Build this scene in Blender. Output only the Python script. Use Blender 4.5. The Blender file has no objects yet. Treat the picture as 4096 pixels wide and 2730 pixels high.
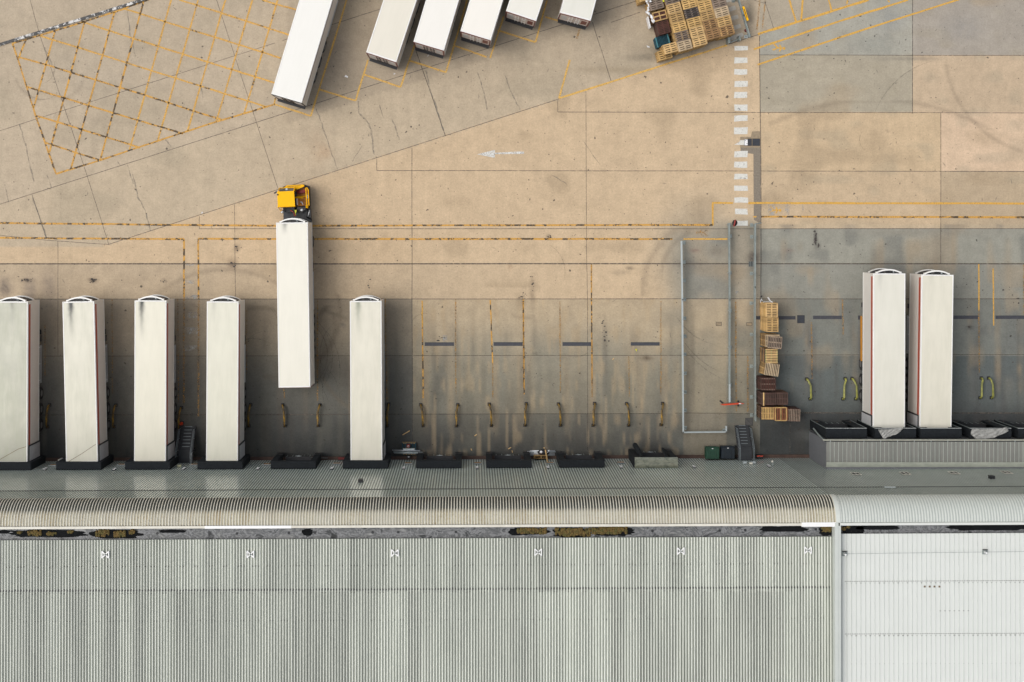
import bpy, math, random
import numpy as np
R = math.radians
rnd = random.Random(7)
SC = bpy.context.scene
COL = SC.collection

# ------------------------------------------------------------------ camera, sky, sun, exposure
H = 113.0; F = 5300.0; CU = 1880.0; CV = 930.0      # height, focal length in photo px, nadir px
cam_d = bpy.data.cameras.new("camera"); cam = bpy.data.objects.new("camera", cam_d); COL.objects.link(cam)
cam.location = (0, 0, H); cam.rotation_euler = (0, 0, 0)
cam_d.sensor_width = 36.0; cam_d.lens = F * 36.0 / 4096.0
cam_d.shift_x = (2048 - CU) / 4096.0; cam_d.shift_y = -(1365 - CV) / 4096.0
cam_d.clip_start = 1.0; cam_d.clip_end = 2000.0
SC.camera = cam
SUN_EL, SUN_AZ = 58.0, 275.0          # elevation, compass azimuth the light comes from (Y = north)
W = bpy.data.worlds.new("World"); SC.world = W; W.use_nodes = True
wn = W.node_tree.nodes; wl = W.node_tree.links; wn.clear()
sky = wn.new("ShaderNodeTexSky"); sky.sky_type = 'NISHITA'; sky.sun_disc = False
sky.sun_elevation = R(SUN_EL); sky.sun_rotation = R(SUN_AZ)
sky.air_density = 1.0; sky.dust_density = 4.0; sky.ozone_density = 1.0
hs = wn.new("ShaderNodeHueSaturation"); hs.inputs["Saturation"].default_value = 0.42
bg = wn.new("ShaderNodeBackground"); bg.inputs["Strength"].default_value = 0.10
wo = wn.new("ShaderNodeOutputWorld")
wl.new(sky.outputs[0], hs.inputs["Color"]); wl.new(hs.outputs[0], bg.inputs["Color"]); wl.new(bg.outputs[0], wo.inputs["Surface"])
sd = bpy.data.lights.new("sun", 'SUN'); sun = bpy.data.objects.new("sun", sd); COL.objects.link(sun)
sd.energy = 0.8; sd.angle = R(44); sd.color = (1.0, 0.96, 0.90)
sun.rotation_euler = (R(90 - SUN_EL), 0, R(180 - SUN_AZ))
sun.location = (-60, 5, 90)
SC.view_settings.view_transform = 'Standard'; SC.view_settings.look = 'None'
SC.view_settings.exposure = 0.62; SC.view_settings.gamma = 1.0; SC.view_settings.use_curve_mapping = False
SC.cycles.max_bounces = 6

# ------------------------------------------------------------------ helpers
def P(u, v, z=0.0):
    s = (H - z) / F
    return ((u - CU) * s, -(v - CV) * s, z)

def lin(r, g, b):
    f = lambda c: ((c / 255 + 0.055) / 1.055) ** 2.4 if c > 10 else c / 255 / 12.92
    return (f(r), f(g), f(b))

class MB:
    def __init__(s): s.v = []; s.f = []; s.m = []
    def _add(s, vs, fs, mi=0):
        n = len(s.v); s.v += [tuple(p) for p in vs]
        for f in fs: s.f.append(tuple(i + n for i in f)); s.m.append(mi)
    def box(s, x0, x1, y0, y1, z0, z1, mi=0):
        s._add([(x0,y0,z0),(x1,y0,z0),(x1,y1,z0),(x0,y1,z0),(x0,y0,z1),(x1,y0,z1),(x1,y1,z1),(x0,y1,z1)],
               [(0,3,2,1),(4,5,6,7),(0,1,5,4),(1,2,6,5),(2,3,7,6),(3,0,4,7)], mi); return s
    def cbox(s, c, d, rz=0.0, mi=0, rx=0.0):
        hx, hy, hz = d[0]/2, d[1]/2, d[2]/2; ca, sa = math.cos(rz), math.sin(rz); cx, sx = math.cos(rx), math.sin(rx)
        vs = []
        for (x,y,z) in [(-hx,-hy,-hz),(hx,-hy,-hz),(hx,hy,-hz),(-hx,hy,-hz),(-hx,-hy,hz),(hx,-hy,hz),(hx,hy,hz),(-hx,hy,hz)]:
            y, z = y*cx - z*sx, y*sx + z*cx
            vs.append((c[0]+x*ca-y*sa, c[1]+x*sa+y*ca, c[2]+z))
        s._add(vs, [(0,3,2,1),(4,5,6,7),(0,1,5,4),(1,2,6,5),(2,3,7,6),(3,0,4,7)], mi); return s
    def chbox(s, x0, x1, y0, y1, z0, z1, c=0.03, mi=0):
        "box whose top edges are chamfered"
        vs = [(x0,y0,z0),(x1,y0,z0),(x1,y1,z0),(x0,y1,z0),(x0,y0,z1-c),(x1,y0,z1-c),(x1,y1,z1-c),(x0,y1,z1-c),
              (x0+c,y0+c,z1),(x1-c,y0+c,z1),(x1-c,y1-c,z1),(x0+c,y1-c,z1)]
        s._add(vs, [(0,3,2,1),(0,1,5,4),(1,2,6,5),(2,3,7,6),(3,0,4,7),(4,5,9,8),(5,6,10,9),(6,7,11,10),(7,4,8,11),(8,9,10,11)], mi); return s
    def prism(s, pts, z0, z1, mi=0):
        n = len(pts)
        a = sum(pts[i][0]*pts[(i+1)%n][1]-pts[(i+1)%n][0]*pts[i][1] for i in range(n))
        if a < 0: pts = pts[::-1]
        s._add([(p[0],p[1],z0) for p in pts]+[(p[0],p[1],z1) for p in pts],
               [tuple(range(n))[::-1], tuple(range(n,2*n))]+[(i,(i+1)%n,(i+1)%n+n,i+n) for i in range(n)], mi); return s
    def hull2(s, bot, top, mi=0):
        "loft between two 3-D loops with the same point count, capped"
        n = len(bot)
        s._add(list(bot)+list(top), [tuple(range(n))[::-1], tuple(range(n,2*n))]+[(i,(i+1)%n,(i+1)%n+n,i+n) for i in range(n)], mi); return s
    def poly(s, pts, mi=0):
        a = sum(pts[i][0]*pts[(i+1)%len(pts)][1]-pts[(i+1)%len(pts)][0]*pts[i][1] for i in range(len(pts)))
        if a < 0: pts = pts[::-1]
        s._add(pts, [tuple(range(len(pts)))], mi); return s
    def tube(s, pts, r, n=8, mi=0, cap=True):
        rings = []
        for i, p in enumerate(pts):
            a = np.array(pts[max(i-1,0)], float); b = np.array(pts[min(i+1,len(pts)-1)], float)
            d = b-a; d /= (np.linalg.norm(d) or 1)
            up = np.array((0,0,1.0)) if abs(d[2]) < 0.9 else np.array((0,1.0,0))
            x = np.cross(d, up); x /= np.linalg.norm(x); y = np.cross(x, d)
            rr = r[i] if isinstance(r, (list, tuple)) else r
            rings.append([tuple(np.array(p)+rr*(math.cos(t)*x+math.sin(t)*y)) for t in [2*math.pi*k/n for k in range(n)]])
        vs = [q for ring in rings for q in ring]; fs = []
        for i in range(len(pts)-1):
            for k in range(n):
                fs.append((i*n+k, i*n+(k+1)%n, (i+1)*n+(k+1)%n, (i+1)*n+k))
        if cap: fs += [tuple(range(n))[::-1], tuple(range((len(pts)-1)*n, len(pts)*n))]
        s._add(vs, fs, mi); return s
    def lathe(s, c, prof, n=16, mi=0):
        vs = [(c[0]+r*math.cos(2*math.pi*k/n), c[1]+r*math.sin(2*math.pi*k/n), c[2]+z) for r, z in prof for k in range(n)]
        fs = [(i*n+k, i*n+(k+1)%n, (i+1)*n+(k+1)%n, (i+1)*n+k) for i in range(len(prof)-1) for k in range(n)]
        fs += [tuple(range(n))[::-1], tuple(range((len(prof)-1)*n, len(prof)*n))]
        s._add(vs, fs, mi); return s
    def ribbon(s, pts, w, z, mi=0):
        "flat strip along world 2-D points"
        L = []; Rr = []
        for i, p in enumerate(pts):
            a = pts[max(i-1,0)]; b = pts[min(i+1,len(pts)-1)]
            dx, dy = b[0]-a[0], b[1]-a[1]; l = math.hypot(dx, dy) or 1
            ww = w[i] if isinstance(w, (list, tuple)) else w
            nx, ny = -dy/l*ww/2, dx/l*ww/2
            L.append((p[0]+nx, p[1]+ny, z)); Rr.append((p[0]-nx, p[1]-ny, z))
        n = len(pts); s._add(L+Rr, [(i, n+i, n+i+1, i+1) for i in range(n-1)], mi); return s
    def mesh(s, name, mats, origin=(0,0,0), smooth=False):
        me = bpy.data.meshes.new(name)
        ox, oy, oz = origin
        me.from_pydata([(x-ox, y-oy, z-oz) for x, y, z in s.v], [], s.f)
        for m in (mats if isinstance(mats, (list, tuple)) else [mats]): me.materials.append(m)
        if len(me.materials) > 1: me.polygons.foreach_set("material_index", s.m)
        if smooth: me.polygons.foreach_set("use_smooth", [True]*len(me.polygons))
        me.update(); return me

def setp(o, label=None, cat=None, group=None, kind=None):
    if label: o["label"] = label
    if cat: o["category"] = cat
    if group: o["group"] = group
    if kind: o["kind"] = kind
    return o
def thing(name, label, cat, loc=(0,0,0), rz=0.0, group=None):
    o = bpy.data.objects.new(name, None); COL.objects.link(o); o.location = loc; o.rotation_euler = (0,0,rz)
    o.empty_display_size = 0.3
    return setp(o, label, cat, group)
def part(t, name, mb, mat, world=False, smooth=False, label=None):
    org = (0,0,0)
    if world:
        q = t
        while q is not None: org = tuple(a+b for a, b in zip(org, q.location)); q = q.parent
    o = bpy.data.objects.new(name, mb.mesh(name, mat, org, smooth)); COL.objects.link(o); o.parent = t
    if label: o["label"] = label
    return o
def single(name, mb, mat, label=None, cat=None, group=None, kind=None, origin=(0,0,0), smooth=False):
    o = bpy.data.objects.new(name, mb.mesh(name, mat, origin, smooth)); COL.objects.link(o); o.location = origin
    return setp(o, label, cat, group, kind)
def copy_tree(o, parent=None):
    c = o.copy(); COL.objects.link(c); c.parent = parent
    for ch in list(o.children): copy_tree(ch, c)
    return c
ORD = ["first","second","third","fourth","fifth","sixth","seventh","eighth","ninth","tenth","eleventh","twelfth","thirteenth",
       "fourteenth","fifteenth","sixteenth","seventeenth","eighteenth","nineteenth","twentieth","twenty-first","twenty-second","twenty-third"]

# ------------------------------------------------------------------ materials
def newmat(name):
    m = bpy.data.materials.new(name); m.use_nodes = True; nt = m.node_tree
    b = nt.nodes["Principled BSDF"]; return m, nt, b
def ND(nt, t, **kw):
    n = nt.nodes.new(t)
    for k, v in kw.items():
        if k in n.inputs: n.inputs[k].default_value = v
        else: setattr(n, k, v)
    return n
def noise(nt, scale, detail=4, rough=0.6, stretch=None, coord="Object", dist=0.0):
    tc = ND(nt, "ShaderNodeTexCoord"); mp = ND(nt, "ShaderNodeMapping")
    nt.links.new(tc.outputs[coord], mp.inputs[0])
    if stretch: mp.inputs["Scale"].default_value = stretch
    n = ND(nt, "ShaderNodeTexNoise"); n.inputs["Scale"].default_value = scale; n.inputs["Detail"].default_value = detail
    n.inputs["Roughness"].default_value = rough; n.inputs["Distortion"].default_value = dist
    nt.links.new(mp.outputs[0], n.inputs["Vector"]); return n.outputs["Fac"]
def ramp(nt, fac, stops):
    r = ND(nt, "ShaderNodeValToRGB"); e = r.color_ramp.elements
    while len(e) < len(stops): e.new(0.5)
    for i, (p, c) in enumerate(stops):
        e[i].position = p; e[i].color = (c, c, c, 1) if isinstance(c, (int, float)) else (*c, 1)
    nt.links.new(fac, r.inputs[0]); return r.outputs[0]
def mixc(nt, fac, a, b, mode='MIX'):
    m = ND(nt, "ShaderNodeMix", data_type='RGBA', blend_type=mode)
    for sock, v in ((m.inputs[0], fac), (m.inputs[6], a), (m.inputs[7], b)):
        if hasattr(v, "links"): nt.links.new(v, sock)
        elif isinstance(v, (int, float)): sock.default_value = v
        else: sock.default_value = (*v, 1)
    return m.outputs[2]
def math_(nt, op, a, b=None, clamp=False):
    m = ND(nt, "ShaderNodeMath", operation=op); m.use_clamp = clamp
    for sock, v in ((m.inputs[0], a), (m.inputs[1], b)):
        if v is None: continue
        if hasattr(v, "links"): nt.links.new(v, sock)
        else: sock.default_value = v
    return m.outputs[0]
def bump(nt, b, h, strength=0.3, dist=0.02):
    bp = ND(nt, "ShaderNodeBump"); bp.inputs["Strength"].default_value = strength; bp.inputs["Distance"].default_value = dist
    nt.links.new(h, bp.inputs["Height"]); nt.links.new(bp.outputs[0], b.inputs["Normal"])

def plain(name, col, rough=0.6, metal=0.0, var=0.25, scale=3.0, dirt=None, dirt_amt=0.5, stretch=None, spec=0.5):
    m, nt, b = newmat(name)
    n = noise(nt, scale, 5, 0.65, stretch)
    c = ramp(nt, n, [(0.25, tuple(x*(1-var) for x in col)), (0.75, tuple(min(1, x*(1+var*0.6)) for x in col))])
    if dirt:
        n2 = noise(nt, scale*0.7, 6, 0.7, stretch, dist=0.5)
        c = mixc(nt, ramp(nt, n2, [(0.45, 0.0), (0.7, dirt_amt)]), c, dirt)
    nt.links.new(c, b.inputs["Base Color"])
    b.inputs["Roughness"].default_value = rough; b.inputs["Metallic"].default_value = metal
    b.inputs["Specular IOR Level"].default_value = spec
    return m

def ground_mat():
    m, nt, b = newmat("yard_concrete")
    at = ND(nt, "ShaderNodeVertexColor", layer_name="tint")
    big = ramp(nt, noise(nt, 0.22, 6, 0.62), [(0.25, 0.93), (0.75, 1.07)])
    mid = ramp(nt, noise(nt, 1.1, 7, 0.78), [(0.28, 0.86), (0.72, 1.12)])
    streak = ramp(nt, noise(nt, 1.0, 5, 0.7, (1.7, 0.16, 1)), [(0.3, 0.96), (0.7, 1.035)])
    fine = ramp(nt, noise(nt, 7.0, 3, 0.95), [(0.32, 0.86), (0.68, 1.13)])
    c = mixc(nt, 1.0, at.outputs[0], big, 'MULTIPLY')
    c = mixc(nt, 1.0, c, mid, 'MULTIPLY'); c = mixc(nt, 1.0, c, streak, 'MULTIPLY'); c = mixc(nt, 1.0, c, fine, 'MULTIPLY')
    # greyish blotches, small dark spots of oil and rubber
    gb = ramp(nt, noise(nt, 0.5, 7, 0.7, dist=0.6), [(0.52, 0.0), (0.74, 0.30)])
    c = mixc(nt, gb, c, mixc(nt, 1.0, c, (0.72, 0.74, 0.77), 'MULTIPLY'))
    sp = ramp(nt, noise(nt, 2.3, 2, 0.4), [(0.73, 0.0), (0.76, 0.8)])
    c = mixc(nt, sp, c, (0.05, 0.042, 0.035))
    sp2 = ramp(nt, noise(nt, 5.0, 1, 0.3), [(0.76, 0.0), (0.79, 0.75)])
    c = mixc(nt, sp2, c, (0.07, 0.055, 0.045))
    nt.links.new(c, b.inputs["Base Color"]); b.inputs["Roughness"].default_value = 0.88
    b.inputs["Specular IOR Level"].default_value = 0.3
    bump(nt, b, noise(nt, 14, 3, 0.8), 0.25, 0.01)
    return m

def paint_mat(name, col, black=0.35, worn=0.35, scale=1.6, darkcol=(0.018, 0.017, 0.016)):
    m, nt, b = newmat(name)
    n = noise(nt, 4.5, 5, 0.7)
    c = mixc(nt, ramp(nt, n, [(0.3, 0.0), (0.8, 0.5)]), col, tuple(x*0.55 for x in col))
    nb = noise(nt, scale, 5, 0.75)
    fb = ramp(nt, nb, [(0.66-black*0.35, 0.0), (0.70-black*0.35, 0.92)])
    c = mixc(nt, fb, c, darkcol)
    nt.links.new(c, b.inputs["Base Color"]); b.inputs["Roughness"].default_value = 0.7
    nw = noise(nt, 7.0, 5, 0.8)
    fw = ramp(nt, nw, [(0.62-worn*0.4, 0.0), (0.72-worn*0.3, 0.9)])
    tr = ND(nt, "ShaderNodeBsdfTransparent"); mx = ND(nt, "ShaderNodeMixShader")
    out = nt.nodes["Material Output"]
    nt.links.new(fw, mx.inputs[0]); nt.links.new(b.outputs[0], mx.inputs[1]); nt.links.new(tr.outputs[0], mx.inputs[2])
    nt.links.new(mx.outputs[0], out.inputs["Surface"])
    return m
def film_mat(name, col, amt, scale=2.0, lo=0.3, hi=0.6, stretch=None):
    "thin stain: opaque colour broken by noise"
    m, nt, b = newmat(name)
    b.inputs["Base Color"].default_value = (*col, 1); b.inputs["Roughness"].default_value = 0.85
    f = ramp(nt, noise(nt, scale, 5, 0.7, stretch), [(lo, 1.0), (hi, 1.0-amt)])
    tr = ND(nt, "ShaderNodeBsdfTransparent"); mx = ND(nt, "ShaderNodeMixShader")
    nt.links.new(f, mx.inputs[0]); nt.links.new(b.outputs[0], mx.inputs[1]); nt.links.new(tr.outputs[0], mx.inputs[2])
    nt.links.new(mx.outputs[0], nt.nodes["Material Output"].inputs["Surface"])
    return m

M = {}
M['ground'] = ground_mat()
M['joint'] = film_mat("joint_sealant", (0.12, 0.10, 0.08), 0.8, 3.0, 0.25, 0.55)
M['crack'] = film_mat("crack_stain", (0.235, 0.22, 0.185), 0.5, 2.5, 0.34, 0.60)
M['yellow'] = paint_mat("yellow_road_paint", (0.68, 0.38, 0.075), 0.26, 0.32)
M['yellow_dirty'] = paint_mat("yellow_road_paint_rubbed", (0.64, 0.34, 0.06), 0.44, 0.25, 1.3)
M['yellow_pale'] = paint_mat("yellow_road_paint_thin", (0.70, 0.42, 0.10), 0.03, 0.24)
M['yellow_clean'] = paint_mat("yellow_road_paint_fresh", (0.68, 0.38, 0.065), 0.03, 0.22)
M['yellow_faded'] = paint_mat("yellow_road_paint_faded", (0.52, 0.27, 0.05), 0.34, 0.62, 2.0)
M['white_mark'] = paint_mat("white_road_paint", (0.68, 0.67, 0.61), 0.16, 0.12, 1.6, (0.2, 0.2, 0.19))
M['white_old'] = paint_mat("white_road_paint_old", (0.50, 0.47, 0.40), 0.0, 0.05)
M['white_ghost'] = film_mat("white_paint_ghost", (0.45, 0.45, 0.42), 0.7, 2.5, 0.42, 0.66)
M['kerb'] = paint_mat("painted_kerb", (0.70, 0.69, 0.66), 0.62, 0.0, 2.2)
M['asphalt_patch'] = plain("trench_fill", (0.23, 0.195, 0.15), 0.9, var=0.3, scale=8)
M['patch_tan'] = plain("patch_concrete", (0.30, 0.235, 0.155), 0.9, var=0.3, scale=6)
M['black_plate'] = plain("bitumen_plate", (0.032, 0.036, 0.046), 0.7, var=0.3, scale=5)
M['bar_plate'] = plain("steel_bar_plate", (0.046, 0.048, 0.058), 0.6, var=0.35, scale=4)
M['trailer_white'] = plain("trailer_gel_coat", (0.72, 0.68, 0.62), 0.35, var=0.05, scale=1.2)
M['trailer_rail'] = plain("trailer_rail_white", (0.80, 0.795, 0.76), 0.3, var=0.03)
M['door_grey'] = plain("door_skin", (0.50, 0.50, 0.50), 0.45, var=0.12, scale=2)
M['door_pink'] = plain("door_skin_dirty", (0.66, 0.57, 0.52), 0.5, var=0.15, scale=2.5, dirt=(0.25, 0.17, 0.13), dirt_amt=0.4)
M['red'] = plain("red_stripe", (0.42, 0.06, 0.02), 0.45, var=0.2)
M['maroon'] = plain("maroon_trim", (0.13, 0.02, 0.015), 0.5, var=0.2)
M['chassis'] = plain("chassis_black", (0.022, 0.022, 0.024), 0.6, var=0.4)
M['tyre'] = plain("tyre_rubber", (0.018, 0.018, 0.018), 0.85, var=0.3)
M['rim'] = plain("wheel_rim", (0.17, 0.17, 0.17), 0.45, 0.3, var=0.3)
M['alu'] = plain("aluminium", (0.55, 0.57, 0.58), 0.35, 0.5, var=0.15, scale=5)
M['galv'] = plain("galvanised_steel", (0.26, 0.295, 0.28), 0.5, 0.1, var=0.25, scale=2.0, dirt=(0.13, 0.15, 0.14), dirt_amt=0.5)
M['galv_light'] = plain("galvanised_steel_bright", (0.46, 0.51, 0.51), 0.4, 0.3, var=0.12)
M['black'] = plain("black_plastic", (0.015, 0.016, 0.018), 0.5, var=0.3)
M['rubber'] = plain("shelter_rubber", (0.011, 0.014, 0.017), 0.75, var=0.45, scale=5, spec=0.25)
M['shelter_front'] = plain("shelter_edge", (0.42, 0.44, 0.43), 0.45, var=0.2)
M['lamp_lens'] = plain("tail_lamp_lens", (0.35, 0.02, 0.01), 0.3)
M['loader_yellow'] = plain("tractor_yellow", (0.93, 0.48, 0.002), 0.5, var=0.05, scale=2, spec=0.15)
M['loader_orange'] = plain("tractor_deck_orange", (0.55, 0.21, 0.008), 0.5, var=0.22, scale=4, dirt=(0.12, 0.06, 0.02), dirt_amt=0.6)
M['glass'] = plain("cab_glass", (0.03, 0.036, 0.04), 0.08, var=0.2)
M['hose_red'] = plain("red_hose", (0.36, 0.05, 0.045), 0.5, var=0.3, scale=6)
M['lime'] = plain("lime_tag", (0.62, 0.62, 0.02), 0.5)
M['guide_yellow'] = plain("guide_paint_worn", (0.045, 0.034, 0.018), 0.6, var=0.3, scale=2.6, dirt=(0.52, 0.29, 0.015), dirt_amt=0.9, stretch=(6, 1.2, 1))
M['beam_orange'] = plain("beam_orange", (0.50, 0.22, 0.02), 0.5)
M['guide_lime'] = plain("guide_paint_lime", (0.32, 0.32, 0.07), 0.5, var=0.25, scale=2.0, dirt=(0.08, 0.09, 0.05), dirt_amt=0.6)
M['stair'] = plain("stair_steel", (0.035, 0.038, 0.042), 0.6, 0.1, var=0.35, scale=3)
M['stair_rail'] = plain("stair_handrail", (0.22, 0.25, 0.26), 0.4, 0.4, var=0.2)
M['bin_green'] = plain("bin_green", (0.012, 0.055, 0.03), 0.5, var=0.35, scale=3)
M['bin_navy'] = plain("bin_navy", (0.008, 0.015, 0.022), 0.5, var=0.35, scale=3)
M['red_plastic'] = plain("red_plastic", (0.62, 0.055, 0.012), 0.4, var=0.2)
M['cone_red'] = plain("cone_red", (0.50, 0.06, 0.03), 0.5, var=0.15)
M['white_plastic'] = plain("white_plastic", (0.78, 0.78, 0.78), 0.4, var=0.08)
M['cover_grey'] = plain("inspection_cover", (0.075, 0.072, 0.068), 0.7, var=0.3)
M['brown_board'] = plain("brown_sign_board", (0.36, 0.19, 0.06), 0.6, var=0.4, scale=6)
M['plastic_sheet'] = plain("torn_plastic_sheet", (0.36, 0.36, 0.34), 0.35, var=0.4, scale=3.5, dirt=(0.12, 0.12, 0.11), dirt_amt=0.6)
M['lobby_wall'] = plain("lobby_wall_paint", (0.17, 0.175, 0.185), 0.5, var=0.15)

def wood(name, col, dark=0.35):
    m, nt, b = newmat(name)
    n = noise(nt, 5.0, 6, 0.75, (0.7, 6, 1)); n2 = noise(nt, 1.6, 3, 0.6)
    oi = ND(nt, "ShaderNodeObjectInfo")
    c = ramp(nt, n, [(0.3, tuple(x*(1-dark) for x in col)), (0.7, tuple(min(1,x*1.15) for x in col))])
    c = mixc(nt, ramp(nt, n2, [(0.42, 0.0), (0.7, 0.7)]), c, tuple(x*0.42 for x in col))
    v = math_(nt, 'MULTIPLY_ADD', oi.outputs["Random"], 0.3); v.node.inputs[2].default_value = 0.86
    c = mixc(nt, 1.0, c, v, 'MULTIPLY')
    nt.links.new(c, b.inputs["Base Color"]); b.inputs["Roughness"].default_value = 0.8
    return m
WOOD = {
 'light': wood("wood_light", (0.70, 0.46, 0.20)), 'tan': wood("wood_tan", (0.52, 0.33, 0.13)), 'yellow': wood("wood_yellow", (0.60, 0.38, 0.14)),
 'pale': wood("wood_pale", (0.50, 0.38, 0.24)), 'grey': wood("wood_grey", (0.24, 0.18, 0.135)), 'black': wood("wood_black", (0.06, 0.05, 0.045)),
 'brown': wood("wood_brown", (0.30, 0.17, 0.07)), 'maroon': wood("wood_maroon", (0.085, 0.030, 0.020)), 'green': wood("wood_green", (0.05, 0.15, 0.05)),
 'darkbrown': wood("wood_darkbrown", (0.10, 0.055, 0.042)), 'rust': wood("wood_rust", (0.24, 0.085, 0.035)), 'under': wood("wood_slot_shade", (0.045, 0.028, 0.015)), 'blue': wood("wood_blue", (0.008, 0.06, 0.085)),  # under: shade inside the pallet slots, painted as a dark wood
}

# ------------------------------------------------------------------ ground sheet, one tint per vertex
def vnoise(U, V, su, sv, seed):
    g = np.random.RandomState(seed).rand(200, 200)
    a = (U/su) % 199; b = (V/sv) % 199
    i = np.floor(a).astype(int) % 199; j = np.floor(b).astype(int) % 199; fa = a-np.floor(a); fb = b-np.floor(b)
    fa = fa*fa*(3-2*fa); fb = fb*fb*(3-2*fb)
    return (g[i, j]*(1-fa)+g[i+1, j]*fa)*(1-fb)+(g[i, j+1]*(1-fa)+g[i+1, j+1]*fa)*fb
def sstep(a, b, x):
    t = np.clip((x-a)/(b-a), 0, 1); return t*t*(3-2*t)
BAYS = [30, 308, 588, 872, 1172, 1463, 1755, 2036, 2322, 2612]        # bay centres on the ground, photo px
RBAYS = [3330, 3520, 3735, 3930, 4110]
def ground_tint(U, V):
    g = 0.93
    L = lambda r, gg, b: np.array(lin(r, gg, b))*g
    tan = L(202, 178, 148); C = np.ones(U.shape+(3,))*tan
    def put(mask, col, a=1.0):
        a = (mask*a)[..., None]; C[:] = C*(1-a)+np.array(col)*a
    diag = 978 - 0.3226*(U-435)            # boundary between the diagonal apron and the square slabs
    inap = (V < diag) & (V < 985)
    put(inap.astype(float), L(188, 171, 149))
    put((inap & (V > 736-0.322*(U-264)-0)).astype(float), L(192, 174, 149), 0.6)
    put((inap)*sstep(600, 100, V), L(178, 163, 143), 0.55)
    put((inap & (U > 1150) & (V < 640-0.322*(U-700)))*1.0, L(160, 146, 128), 0.45)
    right = U > 3040
    for (u0, u1, v0, v1, c) in [(3040,3650,-600,221,(166,162,151)), (3650,9e9,-600,221,(165,156,145)), (3040,3650,221,449,(171,161,143)),
                                (3650,9e9,221,449,(194,172,146)), (3040,3763,449,685,(199,175,144)), (3763,9e9,449,685,(209,183,156)),
                                (3040,3763,685,915,(196,173,144)), (3763,9e9,685,915,(184,164,138)), (3040,9e9,915,1056,(153,149,137)),
                                (3040,9e9,1056,1197,(143,140,130)), (3040,9e9,1197,1425,(125,124,116)), (3040,9e9,1425,1655,(101,104,101)), (3040,9e9,1655,9e9,(82,83,82))]:
        put(((U > u0) & (U <= u1) & (V > v0) & (V <= v1) & ~(inap & (U < 3041))).astype(float), L(*c))
    put((right & inap & (V < 140-0.29*(U-3040))).astype(float), L(172, 160, 142))
    # approach strips
    lft = (~right) & (~inap)
    put((lft & (V > 1056) & (V <= 1197))*sstep(2700, 700, U)*1.0, L(172, 157, 137), 0.6)
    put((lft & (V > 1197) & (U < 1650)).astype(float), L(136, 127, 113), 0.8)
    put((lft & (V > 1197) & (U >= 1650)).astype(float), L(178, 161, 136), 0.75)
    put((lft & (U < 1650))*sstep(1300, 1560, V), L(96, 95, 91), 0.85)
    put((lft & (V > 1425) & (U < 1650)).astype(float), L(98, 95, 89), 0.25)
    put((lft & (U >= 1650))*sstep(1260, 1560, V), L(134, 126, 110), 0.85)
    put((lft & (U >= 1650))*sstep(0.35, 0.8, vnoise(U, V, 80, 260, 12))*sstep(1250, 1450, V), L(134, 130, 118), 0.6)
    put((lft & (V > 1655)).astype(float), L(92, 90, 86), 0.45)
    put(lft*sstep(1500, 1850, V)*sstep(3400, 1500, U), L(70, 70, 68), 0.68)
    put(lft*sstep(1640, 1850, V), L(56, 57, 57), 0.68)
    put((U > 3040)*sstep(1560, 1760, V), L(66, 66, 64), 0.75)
    n1 = vnoise(U, V, 60, 60, 1); n2 = vnoise(U, V, 22, 190, 2); n3 = vnoise(U, V, 140, 90, 3); n4 = vnoise(U, V, 12, 70, 8)
    grime = L(84, 76, 70)
    # walkway area near the rails
    put(np.exp(-((np.hypot(U-2800, (V-1030)*.8)/170)**3))*(U < 3041)*(V < 1300), L(146, 144, 134), 0.65)
    put(sstep(2560, 2740, U)*(U < 3041)*(V > 1197)*sstep(1197, 1260, V)*sstep(.2,.7,vnoise(U, V, 45, 90, 41)), L(126, 123, 113), 0.55)
    put(sstep(2640, 2740, U)*(U < 3041)*sstep(890, 960, V+(U-2700)*.15)*(V < 1197), L(150, 145, 133), 0.75)
    put(((U > 2735) & (U < 2912) & (V > 950) & (V < 1197))*sstep(0.2, 0.7, n1), L(130, 130, 124), 0.6)
    put((np.exp(-((U-3012)/26)**2)+np.exp(-((U-2925)/16)**2)+0.7*np.exp(-((U-2748)/18)**2))*((V > 895) & (V < 1690))*np.clip(0.4+n1, 0, 1), L(104, 106, 100), 0.6)
    put(((U > 2735) & (U < 2905) & (V > 1197))*1.0, L(172, 154, 128), 0.35)
    # bay wheel tracks: rubbed light bands and dark oil lines
    for c in BAYS:
        for o in (-50, 48):
            d = np.exp(-((U-c-o-8*(vnoise(U, V, 40, 120, 31)-.5))/14)**4)*sstep(1380, 1560, V)*sstep(1790, 1640, V)
            put(d*(0.25+0.7*n4*vnoise(U, V, 30, 45, 32)*1.5), L(170, 148, 120) if c > 1500 else L(128, 112, 96), 0.35 if c > 1500 else 0.4)
        d = np.exp(-((U-c)/24)**2)*sstep(1300, 1600, V)
        put(d*n2, L(86, 82, 76), 0.45)
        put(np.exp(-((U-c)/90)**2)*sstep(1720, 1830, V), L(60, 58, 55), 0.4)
    for c in BAYS[5:]:       # brown rubbed strips running to the dock
        for o, wd in ((-56, 13), (46, 15), (86, 5)):
            e = np.abs(U-c-o-5*(vnoise(U, V, 30, 160, 51)-.5))
            put(sstep(wd+3, wd-3, e)*sstep(1425, 1470, V+60*n4)*sstep(1790, 1640, V+60*n2)*(0.45+0.55*vnoise(U, V, 10, 60, 52)), L(158, 137, 110), 0.42)
    for a, b_ in zip(BAYS[:-1], BAYS[1:]):
        m_ = (a+b_)/2
        put(np.exp(-((U-m_)/60)**2)*sstep(1250, 1500, V)*sstep(0.3, 0.75, n2)*(U < 2700), L(112, 108, 96), 0.5)
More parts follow.
